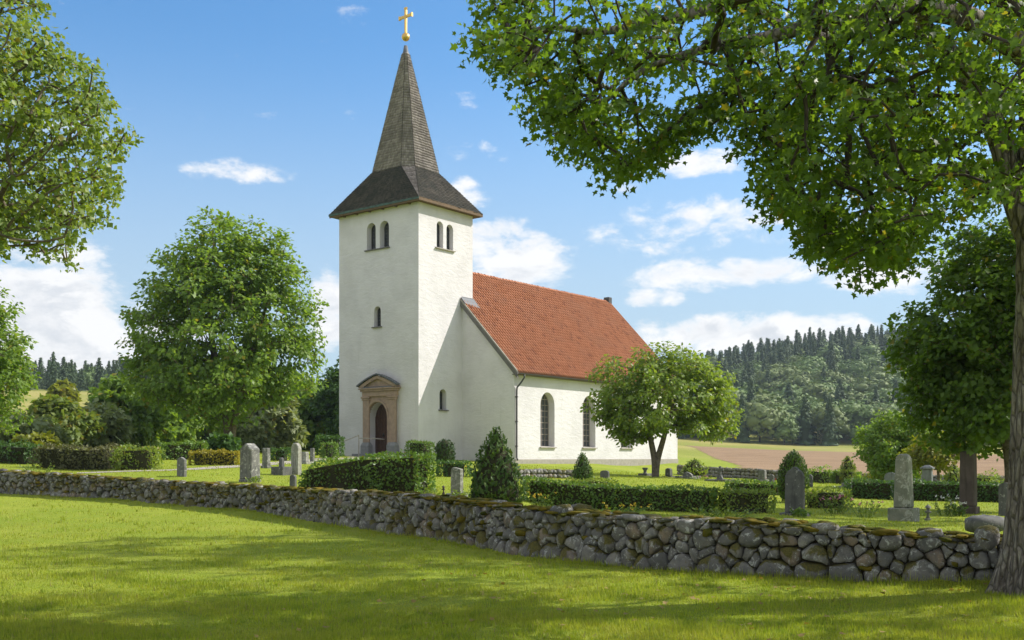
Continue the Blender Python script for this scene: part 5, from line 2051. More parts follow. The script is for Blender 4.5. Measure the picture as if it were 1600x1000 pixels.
def lt_keep(p, grow=0.0):
    px, py = proj(p)
    inf = (px > -250) & (py > -80)
    return ~inf | in_poly(px, py + grow, LT_POLY)


lx, ly = -15.2, 21.5
lz = G(lx, ly)
cand = crown_points([(lx, ly, 9.0, 7.4, 6.4, 5.6), (lx + 3.6, ly, 8.4, 4.0, 4.0, 4.0), (lx + 2.5, ly - 2, 10.5, 4.2, 3.6, 3.6), (lx + 3.4, ly + 2.5, 6.8, 3.6, 3.2, 2.2)], 1700, .75, 41, 4.3)
r_ = np.random.default_rng(77)
fill = []
while len(fill) < 300:
    x_, y_ = r_.uniform(-100, 206), r_.uniform(-60, 415)
    d = r_.uniform(19.5, 24)
    if in_poly(np.array([x_ + 5]), np.array([y_ + 5.0]), LT_POLY)[0]:
        fill.append((at(x_, d), d, zat(y_, d)))
void = np.sin(cand[:, 0] * 2.0 + 1.1 * np.sin(cand[:, 2] * 1.2)) * np.sin(cand[:, 1] * 1.7 + .7) * np.sin(cand[:, 2] * 2.2 + cand[:, 0] * .9)
cand = cand[void < .12]
cand = np.concatenate([cand[lt_keep(cand)], np.array(fill)])
make_tree('maple_tree', 'light green maple crown reaching into the sky at the upper left edge', 'tree', (lx, ly, lz), [(lx, ly, lz - .2), (lx + .1, ly, lz + 2.2), (lx + .3, ly, lz + 4.5), (lx + .6, ly, lz + 7), (lx + .7, ly, lz + 10.5)],
          [.36, .32, .27, .19, .08], cand, (lx, ly, 8.5), 'leaf_maple_light', 34, .32, .112, LEAF_MAPLE, seed=43, droop=.6, expo=.5, step=.4)


def std_tree(label, px, py, Y, wpx, hpx, leaf, clusters, n_per, size, shape=LEAF_OVAL, name='broadleaf_tree', cat='tree', low=.22, trunk_h=.25, tr=.022, k=9, seed=1, bark='bark', rc=None, group=None,
             fork=False, droop=.5, flat=.7, squash=1.0, top=.0, shell=.55, out=.5, deep=1.0, lobes_px=None):
    """a free-standing tree measured in the photo: foot (px,py), distance, width and height in pixels"""
    x, y = at(px, Y), Y
    z = G(x, y)
    z1 = zat(py - hpx, Y)
    H = z1 - z
    W = wpx / F * Y
    cz = z + H * (low + (1 - low) / 2)
    rz = H * (1 - low) / 2 * squash
    lobes = lobed((x, y, cz), W / 2, W / 2 * deep, rz, k, seed)
    if lobes_px:
        lobes = [(at(a, Y), Y + (i % 3 - 1) * .25 * c / F * Y, zat(b, Y), c / F * Y, c / F * Y * deep, d / F * Y) for i, (a, b, c, d) in enumerate(lobes_px)]
    C = crown_points(lobes, clusters, shell, seed)
    # fit the real extent to the measured one
    if not lobes_px:
      C[:, 2] = z + H * low + (C[:, 2] - C[:, 2].min()) / (C[:, 2].max() - C[:, 2].min()) * (H * (1 - low) - size)
    cxm = (C[:, 0].max() + C[:, 0].min()) / 2
    if not lobes_px:
      C[:, 0] = x + (C[:, 0] - cxm) * (W - size * 1.4) / (C[:, 0].max() - C[:, 0].min())
    rt = H * tr
    t_ = [(x, y, z - .15), (x + .01 * H, y, z + H * trunk_h * .5), (x - .01 * H, y, z + H * trunk_h), (x + .02 * H, y, z + H * .55), (x, y, z + H * .82)]
    sec = None
    if fork:
        sec = [([(x, y, z), (x + .012 * H, y, z + H * .13), (x + .055 * H, y - .02 * H, z + H * .28), (x + .11 * H, y, z + H * .47), (x + .17 * H, y, z + H * .66)], [rt * .9, rt * .95, rt * .75, rt * .45, rt * .2])]
        t_ = [(x, y, z - .15), (x - .004 * H, y, z + H * .13), (x - .035 * H, y, z + H * .28), (x - .08 * H, y, z + H * .5), (x - .08 * H, y, z + H * .8)]
    return make_tree(name, label, cat, (x, y, z), t_, [rt, rt * .9, rt * .8, rt * .5, rt * .2], C, (x, y, z + H * .45), leaf, n_per, rc or W * .055, size, shape, bark, group, droop, seed, max(.006, rt * .035), 4, 10, .45, .05, max(.4, W * .06), sec=sec, out=out, flat=flat)


std_tree('large round maple with a forked trunk standing left of the church tower', 358, 704, 62, 312, 370, 'leaf_mid', 1250, 32, .29, LEAF_OVAL, 'maple_tree', low=.15, trunk_h=.24, tr=.022, k=13, seed=8, rc=.60, fork=True, shell=.6, lobes_px=[(350, 520, 112, 118), (352, 425, 78, 78), (368, 378, 46, 36), (275, 520, 68, 76), (428, 500, 66, 88), (300, 448, 62, 66), (412, 425, 54, 60), (240, 575, 40, 46), (452, 570, 48, 56), (340, 600, 105, 48)])
std_tree('spreading rowan tree with a forked trunk before the nave windows', 1024, 745, 58, 236, 207, 'leaf_rowan', 560, 32, .235, LEAF_OVAL, 'rowan_tree', low=.23, trunk_h=.22, tr=.026, k=12, seed=15, rc=.46, fork=True, droop=.9, shell=.62, lobes_px=[(1035, 622, 88, 56), (980, 600, 58, 42), (1092, 612, 56, 46), (1045, 572, 52, 30), (1122, 640, 32, 34), (960, 635, 36, 34), (1078, 552, 24, 13), (1000, 655, 48, 26), (1095, 660, 40, 26), (962, 664, 34, 26), (990, 680, 32, 16)])
std_tree('dark dense maple behind the large trunk at the right edge', 1575, 768, 29, 345, 395, 'leaf_maple', 1150, 32, .15, LEAF_MAPLE, 'maple_tree', low=.16, trunk_h=.3, tr=.02, k=14, seed=23, rc=.38, shell=.6, lobes_px=[(1505, 520, 85, 100), (1550, 420, 78, 80), (1455, 545, 48, 58), (1500, 640, 78, 62), (1570, 600, 90, 100), (1428, 560, 26, 34), (1600, 460, 90, 100), (1470, 620, 48, 50), (1660, 560, 90, 110)])
std_tree('dense rounded bush-like tree behind the tall obelisk', 1397, 762, 50, 122, 122, 'leaf_mid', 420, 34, .17, LEAF_OVAL, 'round_tree', low=.1, trunk_h=.2, tr=.02, k=9, seed=31, rc=.3)
std_tree('young bright yellow-green tree between the obelisk and the brown pillar', 1466, 764, 44, 92, 92, 'leaf_yellow', 150, 26, .17, LEAF_OVAL, 'young_tree', low=.38, trunk_h=.4, tr=.026, k=7, seed=33, rc=.28)
std_tree('light green tree at the left edge under the maple crown', -55, 722, 44, 205, 320, 'leaf_mid', 620, 34, .20, LEAF_OVAL, 'broadleaf_tree', low=.08, trunk_h=.3, tr=.018, k=12, seed=36, rc=.42)
std_tree('dark green tree half hidden behind the left side of the tower', 545, 706, 95, 105, 165, 'leaf_dark', 400, 30, .40, LEAF_OVAL, 'broadleaf_tree', low=.05, k=9, seed=38, rc=.62)
for lab, px, py, Y, w, h, lf, n, sd, low in [
        ('grey-green willow-like bush at the far left edge behind the hedge', 18, 716, 58, 150, 76, 'leaf_grey', 340, 51, .03),
        ('olive-brown small tree with open crown in the left thicket', 97, 712, 66, 105, 98, 'leaf_olive', 260, 52, .12),
        ('pale green bushy tree in the middle of the left thicket', 150, 712, 72, 110, 90, 'leaf_grey', 300, 53, .03),
        ('dark shady tree left of the large round maple', 215, 708, 78, 120, 128, 'leaf_mid', 360, 54, .0),
        ('pale leafy tree behind the trunk of the round maple', 268, 706, 92, 110, 120, 'leaf_mid', 330, 55, .0),
        ('grey-green bush right of the round maple trunk', 430, 702, 84, 92, 108, 'leaf_grey', 330, 56, .0),
        ('mid green tree between the round maple and the tower', 486, 702, 98, 80, 108, 'leaf_mid', 300, 57, .0),
        ('shady broad tree in the gap behind the round maple', 320, 706, 100, 130, 118, 'leaf_mid', 340, 58, .0),
        ('low yellow-green bush at the left under the pale thicket', 55, 722, 54, 70, 50, 'leaf_yellow', 160, 59, .0),
        ('dark evergreen bush in front of the round maple trunk', 348, 712, 57, 56, 38, 'leaf_dark', 200, 60, .0),
        ('pale yellow tree standing alone on the left meadow edge', 100, 655, 150, 42, 66, 'leaf_yellow', 160, 61, .15),
        ('pale bush filling the gap right of the round maple trunk', 392, 706, 76, 70, 62, 'leaf_grey', 220, 67, .0),
]:
    std_tree(lab, px, py, Y, w, h, lf, n, 26, .0060 * Y, LEAF_OVAL, 'bush' if 'bush' in lab else 'thicket_tree', 'bush' if 'bush' in lab else 'tree', low=low, k=8, seed=sd, rc=w / F * Y * .075, tr=.016)

# a tall tree beyond the right edge of the photograph: its shade falls across the lawn
for lab, x, y, H, W, sd in [('very tall maple beyond the right edge whose shade crosses the lawn', 17.6, 26.0, 24, 10.5, 71)]:
    z = G(x, y)
    C = crown_points(lobed((x, y, z + H * .6), W / 2, W / 2, H * .38, 10, sd), 340, .7, sd)
    make_tree('maple_tree', lab, 'tree', (x, y, z), [(x, y, z - .2), (x, y, z + H * .2), (x + .2, y, z + H * .5), (x + .1, y, z + H * .85)], [.36, .32, .22, .06], C, (x, y, z + H * .5), 'leaf_maple', 26, .62, .24, LEAF_MAPLE, seed=sd, step=.7)


# ------------------------------------------------------------------ hedges and clipped shrubs
def hedge(label, pts, w, h, leaf, size, seed=0, dens=1.9, name='hedge', rough=.03, taper=.0, top=None, shape=LEAF_OVAL, cat='hedge', rnd=.12):
    """clipped hedge along a line: leaves over the top and sides of a twiggy heart"""
    r = np.random.default_rng(seed)
    pts = [np.array(p, dtype=float) for p in pts]
    root = thing(name, label, cat, (pts[0][0], pts[0][1], G(*pts[0])))
    B = np.array(root.location)
    P_, N_ = [], []
    core = MB()
    for a, b in zip(pts[:-1], pts[1:]):
        L = np.linalg.norm(b - a)
        d = (b - a) / L
        nr = np.array([-d[1], d[0]])
        ext = h * w / (2 * h + w)
        area = (L + 2 * ext) * (2 * h + w)
        n = int(area / (size * size) * dens * 1.3)
        for _ in range(1):
            s = r.uniform(-ext * 1.1, L + ext * 1.1, n)
            which = r.uniform(0, 2 * h + w, n)
            u = np.where(which < h, -w / 2, np.where(which < h + w, which - h - w / 2, w / 2))
            v = np.where(which < h, which, np.where(which < h + w, h, which - h - w))
            en = np.where(s < 0, -1, np.where(s > L, 1, 0))
            # the ends: bring surplus leaves on to the end faces
            ei = en != 0
            u = np.where(ei, r.uniform(-w / 2, w / 2, n), u)
            v = np.where(ei, r.uniform(0, h, n), v)
            s = np.where(en < 0, 0.0, np.where(en > 0, L, s))
            nx_ = np.where(ei, en, 0)
            nu = np.where(ei, 0, np.where(which < h, -1, np.where(which < h + w, 0, 1)))
            nz = np.where(ei, 0, np.where((which >= h) & (which < h + w), 1, 0))
            # soft edges and lumps
            e1 = np.clip((v - (h - rnd)) / rnd, 0, 1)
            u = u * (1 - .18 * e1 * (1 - nz))
            lump = rough * (np.sin(s * 3.1 + seed) + np.sin(s * 7.3 + v * 5) * .6 + np.sin(u * 6 + s * 1.7))
            dep = lump - np.abs(r.normal(0, .35, n)) * size * .9 + r.normal(0, .25, n) * size
            wob = taper * v
            xy = a[None] + d[None] * (s + nx_ * dep)[:, None] + nr[None] * (u * (1 - wob) + nu * dep)[:, None]
            edge_drop = np.where(nz > 0, -.10 * rnd / .12 * np.clip((np.abs(u) - (w / 2 - rnd)) / rnd, 0, 1) ** 2, 0)
            zz = ground(xy[:, 0], xy[:, 1]) + np.maximum(0.01, v + nz * dep + edge_drop)
            P_.append(np.concatenate([xy, zz[:, None]], 1))
            nn = d[None] * nx_[:, None] + nr[None] * nu[:, None]
            N_.append(np.concatenate([nn, nz[:, None].astype(float)], 1))
        k = max(1, int(L / 1.5))
        for i in range(k):
            e_ = size * 2.4
            p0, p1 = a + d * (e_ + (L - 2 * e_) * i / k), a + d * (e_ + (L - 2 * e_) * (i + 1) / k)
            z0, z1 = G(*p0), G(*p1)
            ww, hh = w / 2 - size * .8, h - size * .8
            c = [(p0 - nr * ww), (p0 + nr * ww), (p1 + nr * ww), (p1 - nr * ww)]
            zs_ = (z0, z0, z1, z1)
            core.add([(q[0] - B[0], q[1] - B[1], zq - .1 - B[2]) for q, zq in zip(c, zs_)] + [(q[0] - B[0], q[1] - B[1], zq + hh - B[2]) for q, zq in zip(c, zs_)],
                     [(0, 3, 2, 1), (4, 5, 6, 7), (0, 1, 5, 4), (1, 2, 6, 5), (2, 3, 7, 6), (3, 0, 4, 7)])
    P_, N_ = np.concatenate(P_), np.concatenate(N_)
    n = len(P_)
    nrm = unit(N_ * .8 + r.normal(0, .55, (n, 3)) + np.array([0, 0, .25]))
    ax = unit(N_ * .7 + np.array([0, 0, .6]) + r.normal(0, .6, (n, 3)))
    V, Fq = leaves(P_, nrm, ax, size * r.uniform(.7, 1.4, n), shape)
    core.build('twigs', 'hedge_heart', root)
    link('foliage', np_mesh('foliage', V - B, Fq), leaf, root, kind='stuff')
    return root


def W2(px, Y):
    return (at(px, Y), Y)


hedge('long clipped box hedge behind the wall, straight before the church door', [W2(482, 29.2), W2(668, 27.8)], .95, 1.0, 'leaf_box', .085, 101, rough=.055)
hedge('low dark clipped hedge running along the wall right of the conifer', [W2(822, 27.5), W2(1118, 26.2)], .6, .58, 'leaf_box', .07, 102, rough=.018)
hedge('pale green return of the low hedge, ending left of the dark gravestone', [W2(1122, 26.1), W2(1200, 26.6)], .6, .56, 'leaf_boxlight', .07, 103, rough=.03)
hedge('bright low shrub mound under the cone topiary', [W2(892, 36.5), W2(957, 37)], .8, .30, 'leaf_boxlight', .075, 104, rough=.05)
hedge('low pale hedge beside the domed topiary on its right', [W2(1262, 29.5), W2(1318, 30)], .6, .48, 'leaf_boxlight', .075, 105, rough=.05)
hedge('dark low hedge behind the domed topiary, left part', [W2(1136, 38.5), W2(1226, 37.5)], .6, .42, 'leaf_box', .085, 106)
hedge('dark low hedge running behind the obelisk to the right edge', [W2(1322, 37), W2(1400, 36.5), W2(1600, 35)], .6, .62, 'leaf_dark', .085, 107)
hedge('rounded bright box hedge left of the path, before the thicket', [W2(186, 46), W2(246, 46)], 1.3, .92, 'leaf_boxlight', .12, 108, rough=.07, rnd=.3)
hedge('brown half-dry hedge left of the rounded bright hedge', [W2(66, 48), W2(180, 46.5)], 1.0, .92, 'leaf_dry', .12, 109, rough=.08)
hedge('clipped grey-green hedge behind the golden hedge', [W2(252, 54), W2(322, 55)], 1.0, .85, 'leaf_box', .12, 110)
hedge('low golden-yellow clipped hedge left of the broad gravestone', [W2(296, 49), W2(374, 49.5)], .9, .62, 'leaf_gold', .10, 111)
hedge('dark hedge at the far left above the end of the wall', [W2(-40, 52), W2(58, 50)], 1.1, .85, 'leaf_dark', .13, 112, rough=.12, rnd=.3)
hedge('small square clipped hedge block before the left corner of the tower', [W2(504, 60), W2(526, 60)], .9, .85, 'leaf_box', .11, 113)
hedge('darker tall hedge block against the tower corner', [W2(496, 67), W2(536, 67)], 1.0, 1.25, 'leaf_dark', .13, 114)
hedge('clipped box hedge block at the foot of the tower right of the door', [W2(640, 62.5), W2(673, 62)], 1.1, 1.20, 'leaf_box', .11, 115)
hedge('dark low hedge between the long hedge and the bushy conifer', [W2(684, 44), W2(734, 44)], .7, .62, 'leaf_dark', .1, 116)
hedge('dark brown-green hedge remnant beside the path', [W2(425, 55), W2(455, 55)], .9, .6, 'leaf_dark', .12, 117)
hedge('green shrub row along the far wall behind the domed topiary', [W2(1262, 68), W2(1300, 68), W2(1345, 67)], 1.0, .9, 'leaf_mid', .14, 118, rough=.15, rnd=.3)
hedge('bright yellow-green shrub along the far wall under the round bush-like tree', [W2(1355, 62), W2(1392, 62)], 1.0, .7, 'leaf_yellow', .13, 119, rough=.15, rnd=.3)
hedge('bright leafy shrub right of the young yellow-green tree', [W2(1478, 58), W2(1560, 57)], 1.0, .75, 'leaf_boxlight', .13, 120, rough=.18, rnd=.3)


def topiary(label, px, py, Y, prof, leaf, size, seed, name='topiary', shape=LEAF_SPRAY, cat='topiary', lump=.05, dens=2.4, ax_up=1.0):
    """clipped or bushy shrub: prof = (height fraction, half-width in photo pixels)"""
    x, y = at(px, Y), Y
    z = G(x, y)
    H = (prof[-1][0]) / F * Y
    r = np.random.default_rng(seed)
    hs = np.array([p[0] for p in prof]) / F * Y
    ws = np.array([p[1] for p in prof]) / F * Y
    zb = zat(py, Y)
    dz = zb - z
    zz = np.linspace(hs[0], hs[-1], 60)
    ww = np.interp(zz, hs, ws)
    area = np.trapz(2 * math.pi * ww, zz) * 1.25
    n = int(area / size ** 2 * dens)
    cdf = np.cumsum(ww + .02)
    v = np.interp(r.random(n) * cdf[-1], cdf, zz)
    q = r.uniform(0, 2 * math.pi, n)
    rad = np.interp(v, hs, ws)
    rad = rad * (1 + lump * (np.sin(q * 3 + v * 4 + seed) + .7 * np.sin(q * 7 - v * 9) + .5 * np.sin(v * 17 + q * 2))) - np.abs(r.normal(0, .6, n)) * size * .6
    slope = np.interp(v, hs, np.gradient(ws, hs) if len(hs) > 2 else np.zeros(len(hs)))
    N_ = unit(np.stack([np.cos(q), np.sin(q), -slope], 1))
    P_ = np.stack([x + rad * np.cos(q), y + rad * np.sin(q), zb + v], 1)
    nrm = unit(N_ + r.normal(0, .5, (n, 3)))
    ax = unit(N_ * .5 + np.array([0, 0, ax_up]) + r.normal(0, .35, (n, 3)))
    V, Fq = leaves(P_, nrm, ax, size * r.uniform(.7, 1.4, n), shape)
    root = thing(name, label, cat, (x, y, z))
    B = np.array(root.location)
    MB().lathe([(max(.01, w - size * .9), h + dz) for h, w in zip(hs, ws)], (0, 0, 0), 12).build('twigs', 'hedge_heart', root, smooth=True)
    MB().tube([(0, 0, -.2), (0, 0, max(.2, hs[0] + dz + .3))], .05, 8).build('trunk', 'bark', root)
    link('foliage', np_mesh('foliage', V - B, Fq), leaf, root, kind='stuff')
    return root


topiary('bushy dark green conifer standing just behind the wall before the nave corner', 775, 790, 25, [(0, 30), (6, 41), (24, 42), (52, 35), (80, 24), (100, 16), (114, 9), (122, 2)], 'needle_thuja', .10, 201, 'conifer_bush', cat='conifer', lump=.10)
topiary('clipped cone topiary on the grass before the second nave window', 910, 757, 42, [(0, 13), (5, 15.5), (16, 15.5), (30, 11.5), (40, 7.5), (47, 4), (49, 1)], 'needle_thuja', .085, 202, lump=.02)
topiary('smooth dome-topped columnar topiary behind the dark gravestone', 1240, 783, 32, [(0, 17), (8, 21), (30, 23.5), (50, 21.5), (66, 15), (75, 8), (79, 1)], 'needle_bright', .075, 203, lump=.02)
topiary('rounded dark clipped shrub at the tower foot right of the box hedge block', 695, 724, 61, [(0, 12), (4, 15), (20, 15.5), (30, 13), (35, 8), (37, 1)], 'needle_dark', .12, 204, lump=.03)
topiary('small brown-green columnar shrub before the far wall', 1325, 756, 60, [(0, 9), (5, 11.5), (24, 11), (36, 8), (42, 2)], 'leaf_olive', .13, 205, 'columnar_shrub', LEAF_OVAL, 'shrub', lump=.08)
topiary('dark reddish shrub by the young tree at the right', 1490, 762, 52, [(0, 10), (6, 12), (20, 11), (32, 6), (38, 1)], 'leaf_olive', .12, 206, 'columnar_shrub', LEAF_OVAL, 'shrub', lump=.12)
topiary('round grey-green shrub by the far wall, right of the forked tree', 1085, 744, 66, [(0, 14), (5, 20), (14, 17), (22, 9), (26, 1)], 'leaf_boxlight', .13, 207, 'round_shrub', LEAF_OVAL, 'shrub', lump=.14)


# ------------------------------------------------------------------ small plants by the graves and along the wall
def plant(label, px, Y, w, h, leaf, n, seed, petals=None, name='flowering_plant', size=.07, dy=0.0):
    x, y = at(px, Y), Y
    z = G(x, y) + dy
    r = np.random.default_rng(seed)
    root = thing(name, label, 'plant', (x, y, z))
    st = MB()
    P_, ax = [], []
    for i in range(n):
        q, rr = r.uniform(0, 6.28), (r.random() ** .5) * w / 2
        hh = h * r.uniform(.5, 1.0)
        tip = np.array([math.cos(q) * rr, math.sin(q) * rr, hh])
        b0 = np.array([math.cos(q) * rr * .4, math.sin(q) * rr * .4, -.03])
        st.tube([b0, (b0 + tip) / 2 + np.array([0, 0, .02]), tip], .006, 3, False)
        for j in range(7):
            t = r.uniform(.25, 1)
            P_.append(b0 + (tip - b0) * t)
            ax.append([math.cos(q + r.normal(0, 1.2)), math.sin(q + r.normal(0, 1.2)), .5])
    P_, ax = np.array(P_), np.array(ax)
    st.build('stem', 'leaf_box', root, kind='stuff')
    nr = unit(r.normal(0, .5, P_.shape) + np.array([0, 0, .8]))
    V, Fq = leaves(P_, nr, ax, size * r.uniform(.7, 1.4, len(P_)), LEAF_OVAL)
    link('foliage', np_mesh('foliage', V, Fq), leaf, root, kind='stuff')
    if petals:
        m = max(5, n // 2)
        P_ = np.stack([r.uniform(-w / 2, w / 2, m), r.uniform(-w / 2, w / 2, m), h * r.uniform(.75, 1.08, m)], 1)
        V, Fq = leaves(np.repeat(P_, 4, 0), unit(r.normal(0, .6, (m * 4, 3)) + np.array([0, 0, .5])), r.normal(0, 1, (m * 4, 3)), np.full(m * 4, .055), LEAF_OVAL)
        link('blossom', np_mesh('blossom', V, Fq), petals, root, kind='stuff')
    return root


plant('spindly bare-stemmed rose with few leaves before the low pale hedge', 1305, 26.5, 1.0, .45, 'leaf_olive', 26, 301, 'petal_pink', 'rose_bush')
plant('thin rose stems between the dark gravestone and the obelisk', 1353, 25, .8, .42, 'leaf_olive', 16, 302, 'petal_pink', 'rose_bush')
plant('tall leafy weed beside the low dark hedge, near the conifer', 846, 23.5, .7, .42, 'leaf_boxlight', 22, 303, 'petal_yellow')
plant('bright tufty plant in front of the long box hedge, left of centre', 592, 26.3, 1.0, .36, 'leaf_boxlight', 30, 304, 'petal_red')
plant('bright tufty plant at the right end of the long box hedge', 668, 25.8, .9, .45, 'leaf_boxlight', 30, 305)
plant('pot plant with pale flowers at the base of the brown pillar', 1478, 27, .7, .5, 'leaf_grey', 18, 306, 'petal_white')
plant('green flowering clump at the foot of the brown pillar', 1497, 26.8, .5, .36, 'leaf_box', 18, 307, 'petal_white')
plant('low leafy clump at the foot of the dark gravestone', 1250, 23.3, .5, .2, 'leaf_box', 20, 308)
plant('yellow flowers on top of the low dark hedge line by the wall', 950, 24.0, 2.2, .22, 'leaf_boxlight', 34, 309, 'petal_yellow')
plant('tufts of seedling weeds at the hedge foot left of the dark gravestone', 1130, 23.2, 1.8, .22, 'leaf_boxlight', 30, 310)
plant('grassy weeds at the front of the broad peaked gravestone', 398, 36.8, .7, .25, 'leaf_boxlight', 20, 311)
plant('tall wispy stems growing behind the rounded bright hedge', 245, 57, 5.0, 1.25, 'leaf_grey', 46, 312)
plant('young shoots on the far left end of the wall', 60, 41, 1.5, .5, 'leaf_boxlight', 24, 313)
plant('red flowers behind the long box hedge by the path', 705, 47, 1.6, .35, 'leaf_box', 26, 314, 'petal_red')
plant('flower clump before the green lichened gravestone', 722, 26.2, .5, .28, 'leaf_boxlight', 16, 315)
plant('low bedding plants by the kerbed grave before the far wall', 1215, 55, 1.5, .25, 'leaf_boxlight', 24, 316, 'petal_red')
plant('rosy low flowers beside the small pointed gravestone', 1095, 56, 1.3, .25, 'leaf_olive', 20, 317, 'petal_pink')


# ------------------------------------------------------------------ woods on the hills
def far_tree_mesh(kind, seed):
    r = np.random.default_rng(seed)
    if kind == 'spruce':
        H = 1.0
        n = 300
        t = r.random(n) ** .75
        z = .03 + .97 * t
        rad = .23 * (1 - t) * (1 + .25 * np.sin(t * 40)) + .012
        q = r.uniform(0, 6.28, n)
        P_ = np.stack([rad * np.cos(q) * r.uniform(.55, 1.05, n), rad * np.sin(q) * r.uniform(.55, 1.05, n), z], 1)
        N_ = unit(np.stack([np.cos(q), np.sin(q), np.full(n, .9)], 1) + r.normal(0, .35, (n, 3)))
        ax = np.stack([np.cos(q), np.sin(q), np.full(n, -.5)], 1) + r.normal(0, .2, (n, 3))
        V, Fq = leaves(P_, N_, ax, r.uniform(.055, .11, n) * (1.2 - .7 * t), LEAF_OVAL)
        hv, hf = [], []
        for i, tt in enumerate((.02, .14, .14, .34, .34, .56, .56, .78, .78, .97)):
            rr = (.185 if i % 2 == 0 else .135) * (1 - tt) + .008
            for j in range(7):
                q = 2 * math.pi * j / 7 + i * .4
                hv.append((math.cos(q) * rr, math.sin(q) * rr, tt))
        for i in range(9):
            for j in range(7):
                hf.append((i * 7 + j, i * 7 + (j + 1) % 7, i * 7 + 7 + (j + 1) % 7, i * 7 + 7 + j))
        hv, hf = np.array(hv), np.array(hf)
    else:
        lobes = lobed((0, 0, .50), .42, .42, .50, 9, seed, .5, -.8)
        P_ = crown_points(lobes, 560, .30, seed)
        P_[:, 2] = np.maximum(P_[:, 2], .02 + .05 * r.random(len(P_)))
        ctr = np.array([0, 0, .5])
        N_ = unit(unit(P_ - ctr) + r.normal(0, .42, P_.shape) + np.array([0, 0, .2]))
        rl = random.Random(seed)
        hv = np.concatenate([np.maximum(blob(lb[:3], (lb[3] * 1.30, lb[4] * 1.30, lb[5] * 1.30), i, .16, 2.1, rl), [-9, -9, .0]) for i, lb in enumerate(lobes)])
        hf = np.concatenate([BF + 26 * i for i in range(len(lobes))])
        V, Fq = leaves(P_, N_, r.normal(0, 1, P_.shape), r.uniform(.055, .115, len(P_)), LEAF_OVAL)
    Fq = np.concatenate([Fq, hf + len(V)])
    V = np.concatenate([V, hv])
    nf = len(Fq)
    v2, f2 = [], []
    tb = MB().tube([(0, 0, -.06), (0, 0, .30)], [.018, .010], 5, False)
    v2, f2 = np.array([tuple(v) for v in tb.v]), np.array(tb.f)
    me = np_mesh(kind + '_tree', np.concatenate([V, v2]), [Fq, f2 + len(V)], False, [0] * nf + [1] * len(f2))
    return me


FAR = {}
for kind, leaf in (('spruce', 'far_spruce'), ('leafy', 'far_leaf'), ('pale', 'far_leaf_pale')):
    FAR[kind] = []
    for i in range(5):
        me = far_tree_mesh('spruce' if kind == 'spruce' else 'leafy', 400 + i * 3 + len(kind))
        me.materials.append(MATS[leaf])
        me.materials.append(MATS['bark_dark'])
        FAR[kind].append(me)


def scatter_wood(n, ylo, yhi, pxlo, pxhi, mind, seed, accept=None):
    r = np.random.default_rng(seed)
    pts = []
    cell = {}
    tries = 0
    while len(pts) < n and tries < n * 30:
        tries += 1
        Y = ylo + (yhi - ylo) * r.random() ** .9
        X = (r.uniform(pxlo, pxhi) - 800) / F * Y
        key = (int(X // mind), int(Y // mind))
        if any((X - a) ** 2 + (Y - b) ** 2 < mind * mind for i in (-1, 0, 1) for j in (-1, 0, 1) for a, b in cell.get((key[0] + i, key[1] + j), [])):
            continue
        if accept and not accept(X, Y):
            continue
        cell.setdefault(key, []).append((X, Y))
        pts.append((X, Y))
    return np.array(pts)


r_ = np.random.default_rng(500)
right = scatter_wood(1150, 296, 660, 880, 1720, 6.6, 501)
left = scatter_wood(380, 330, 470, -140, 640, 6.0, 502)
rows_ = []
for side, pts in (('right', right), ('left', left)):
    zz = ground(pts[:, 0], pts[:, 1])
    for (X, Y), z in zip(pts, zz):
        u = r_.random()
        if side == 'right':
            f = (Y - 296) / 360
            pc = .24 + .60 * min(1, max(0, (f - .22) / .45))
            kind = 'spruce' if u < pc else ('pale' if r_.random() < .35 else 'leafy')
        else:
            kind = 'spruce' if u < .85 else 'leafy'
        h = (r_.uniform(9, 18) if kind == 'spruce' else r_.uniform(7, 15)) * (.72 if side == 'left' else 1)
        px = X / Y * F + 800
        vis = 1.0 if (1020 < px < 1470 or 0 < px < 200) else (.25 if px < 1600 else .1)
        rows_.append((vis * h / Y * (1 if Y < 345 else .8), X, Y, z, kind, h, side))
rows_.sort(key=lambda t: -t[0])
count = {}
rest = []
KIND = {'spruce': ('spruce_tree', 'dark pointed spruce'), 'leafy': ('leafy_tree', 'mid green round-crowned tree'), 'pale': ('pale_leafy_tree', 'pale green round-crowned tree')}


def far_label(kind, side, Y):
    if side == 'left':
        return KIND[kind][1] + ' in the far wood above the meadow at left', 'trees of the far wood above the meadow'
    if Y < 325:
        return KIND[kind][1] + ' at the foot of the wooded hill, along the field edge', 'trees along the field edge under the hill'
    if Y < 470:
        return KIND[kind][1] + ' halfway up the wooded hill beyond the field', 'trees halfway up the wooded hill'
    return KIND[kind][1] + ' on the ridge of the wooded hill against the sky', 'trees on the ridge of the hill'


for sz, X, Y, z, kind, h, side in rows_:
    lim_ = 150 if side == 'right' and kind != 'pale' else (90 if side == 'right' else 60)
    key = (kind, side)
    if count.get(key, 0) >= lim_ or sz < .0085:
        rest.append((X, Y, z, kind, h))
        continue
    count[key] = count.get(key, 0) + 1
    nm = KIND[kind][0]
    lab, grp = far_label(kind, side, Y)
    me = FAR[kind][int(r_.integers(5))]
    o = link(nm, me, [], None, (X, Y, z - .2))
    wsc = h * r_.uniform(.85, 1.2) * (1.0 if kind == 'spruce' else 1.15)
    o.scale = (wsc, wsc, h)
    o.rotation_euler = (0, 0, r_.uniform(0, 6.28))
    tag(o, lab, 'tree', grp)
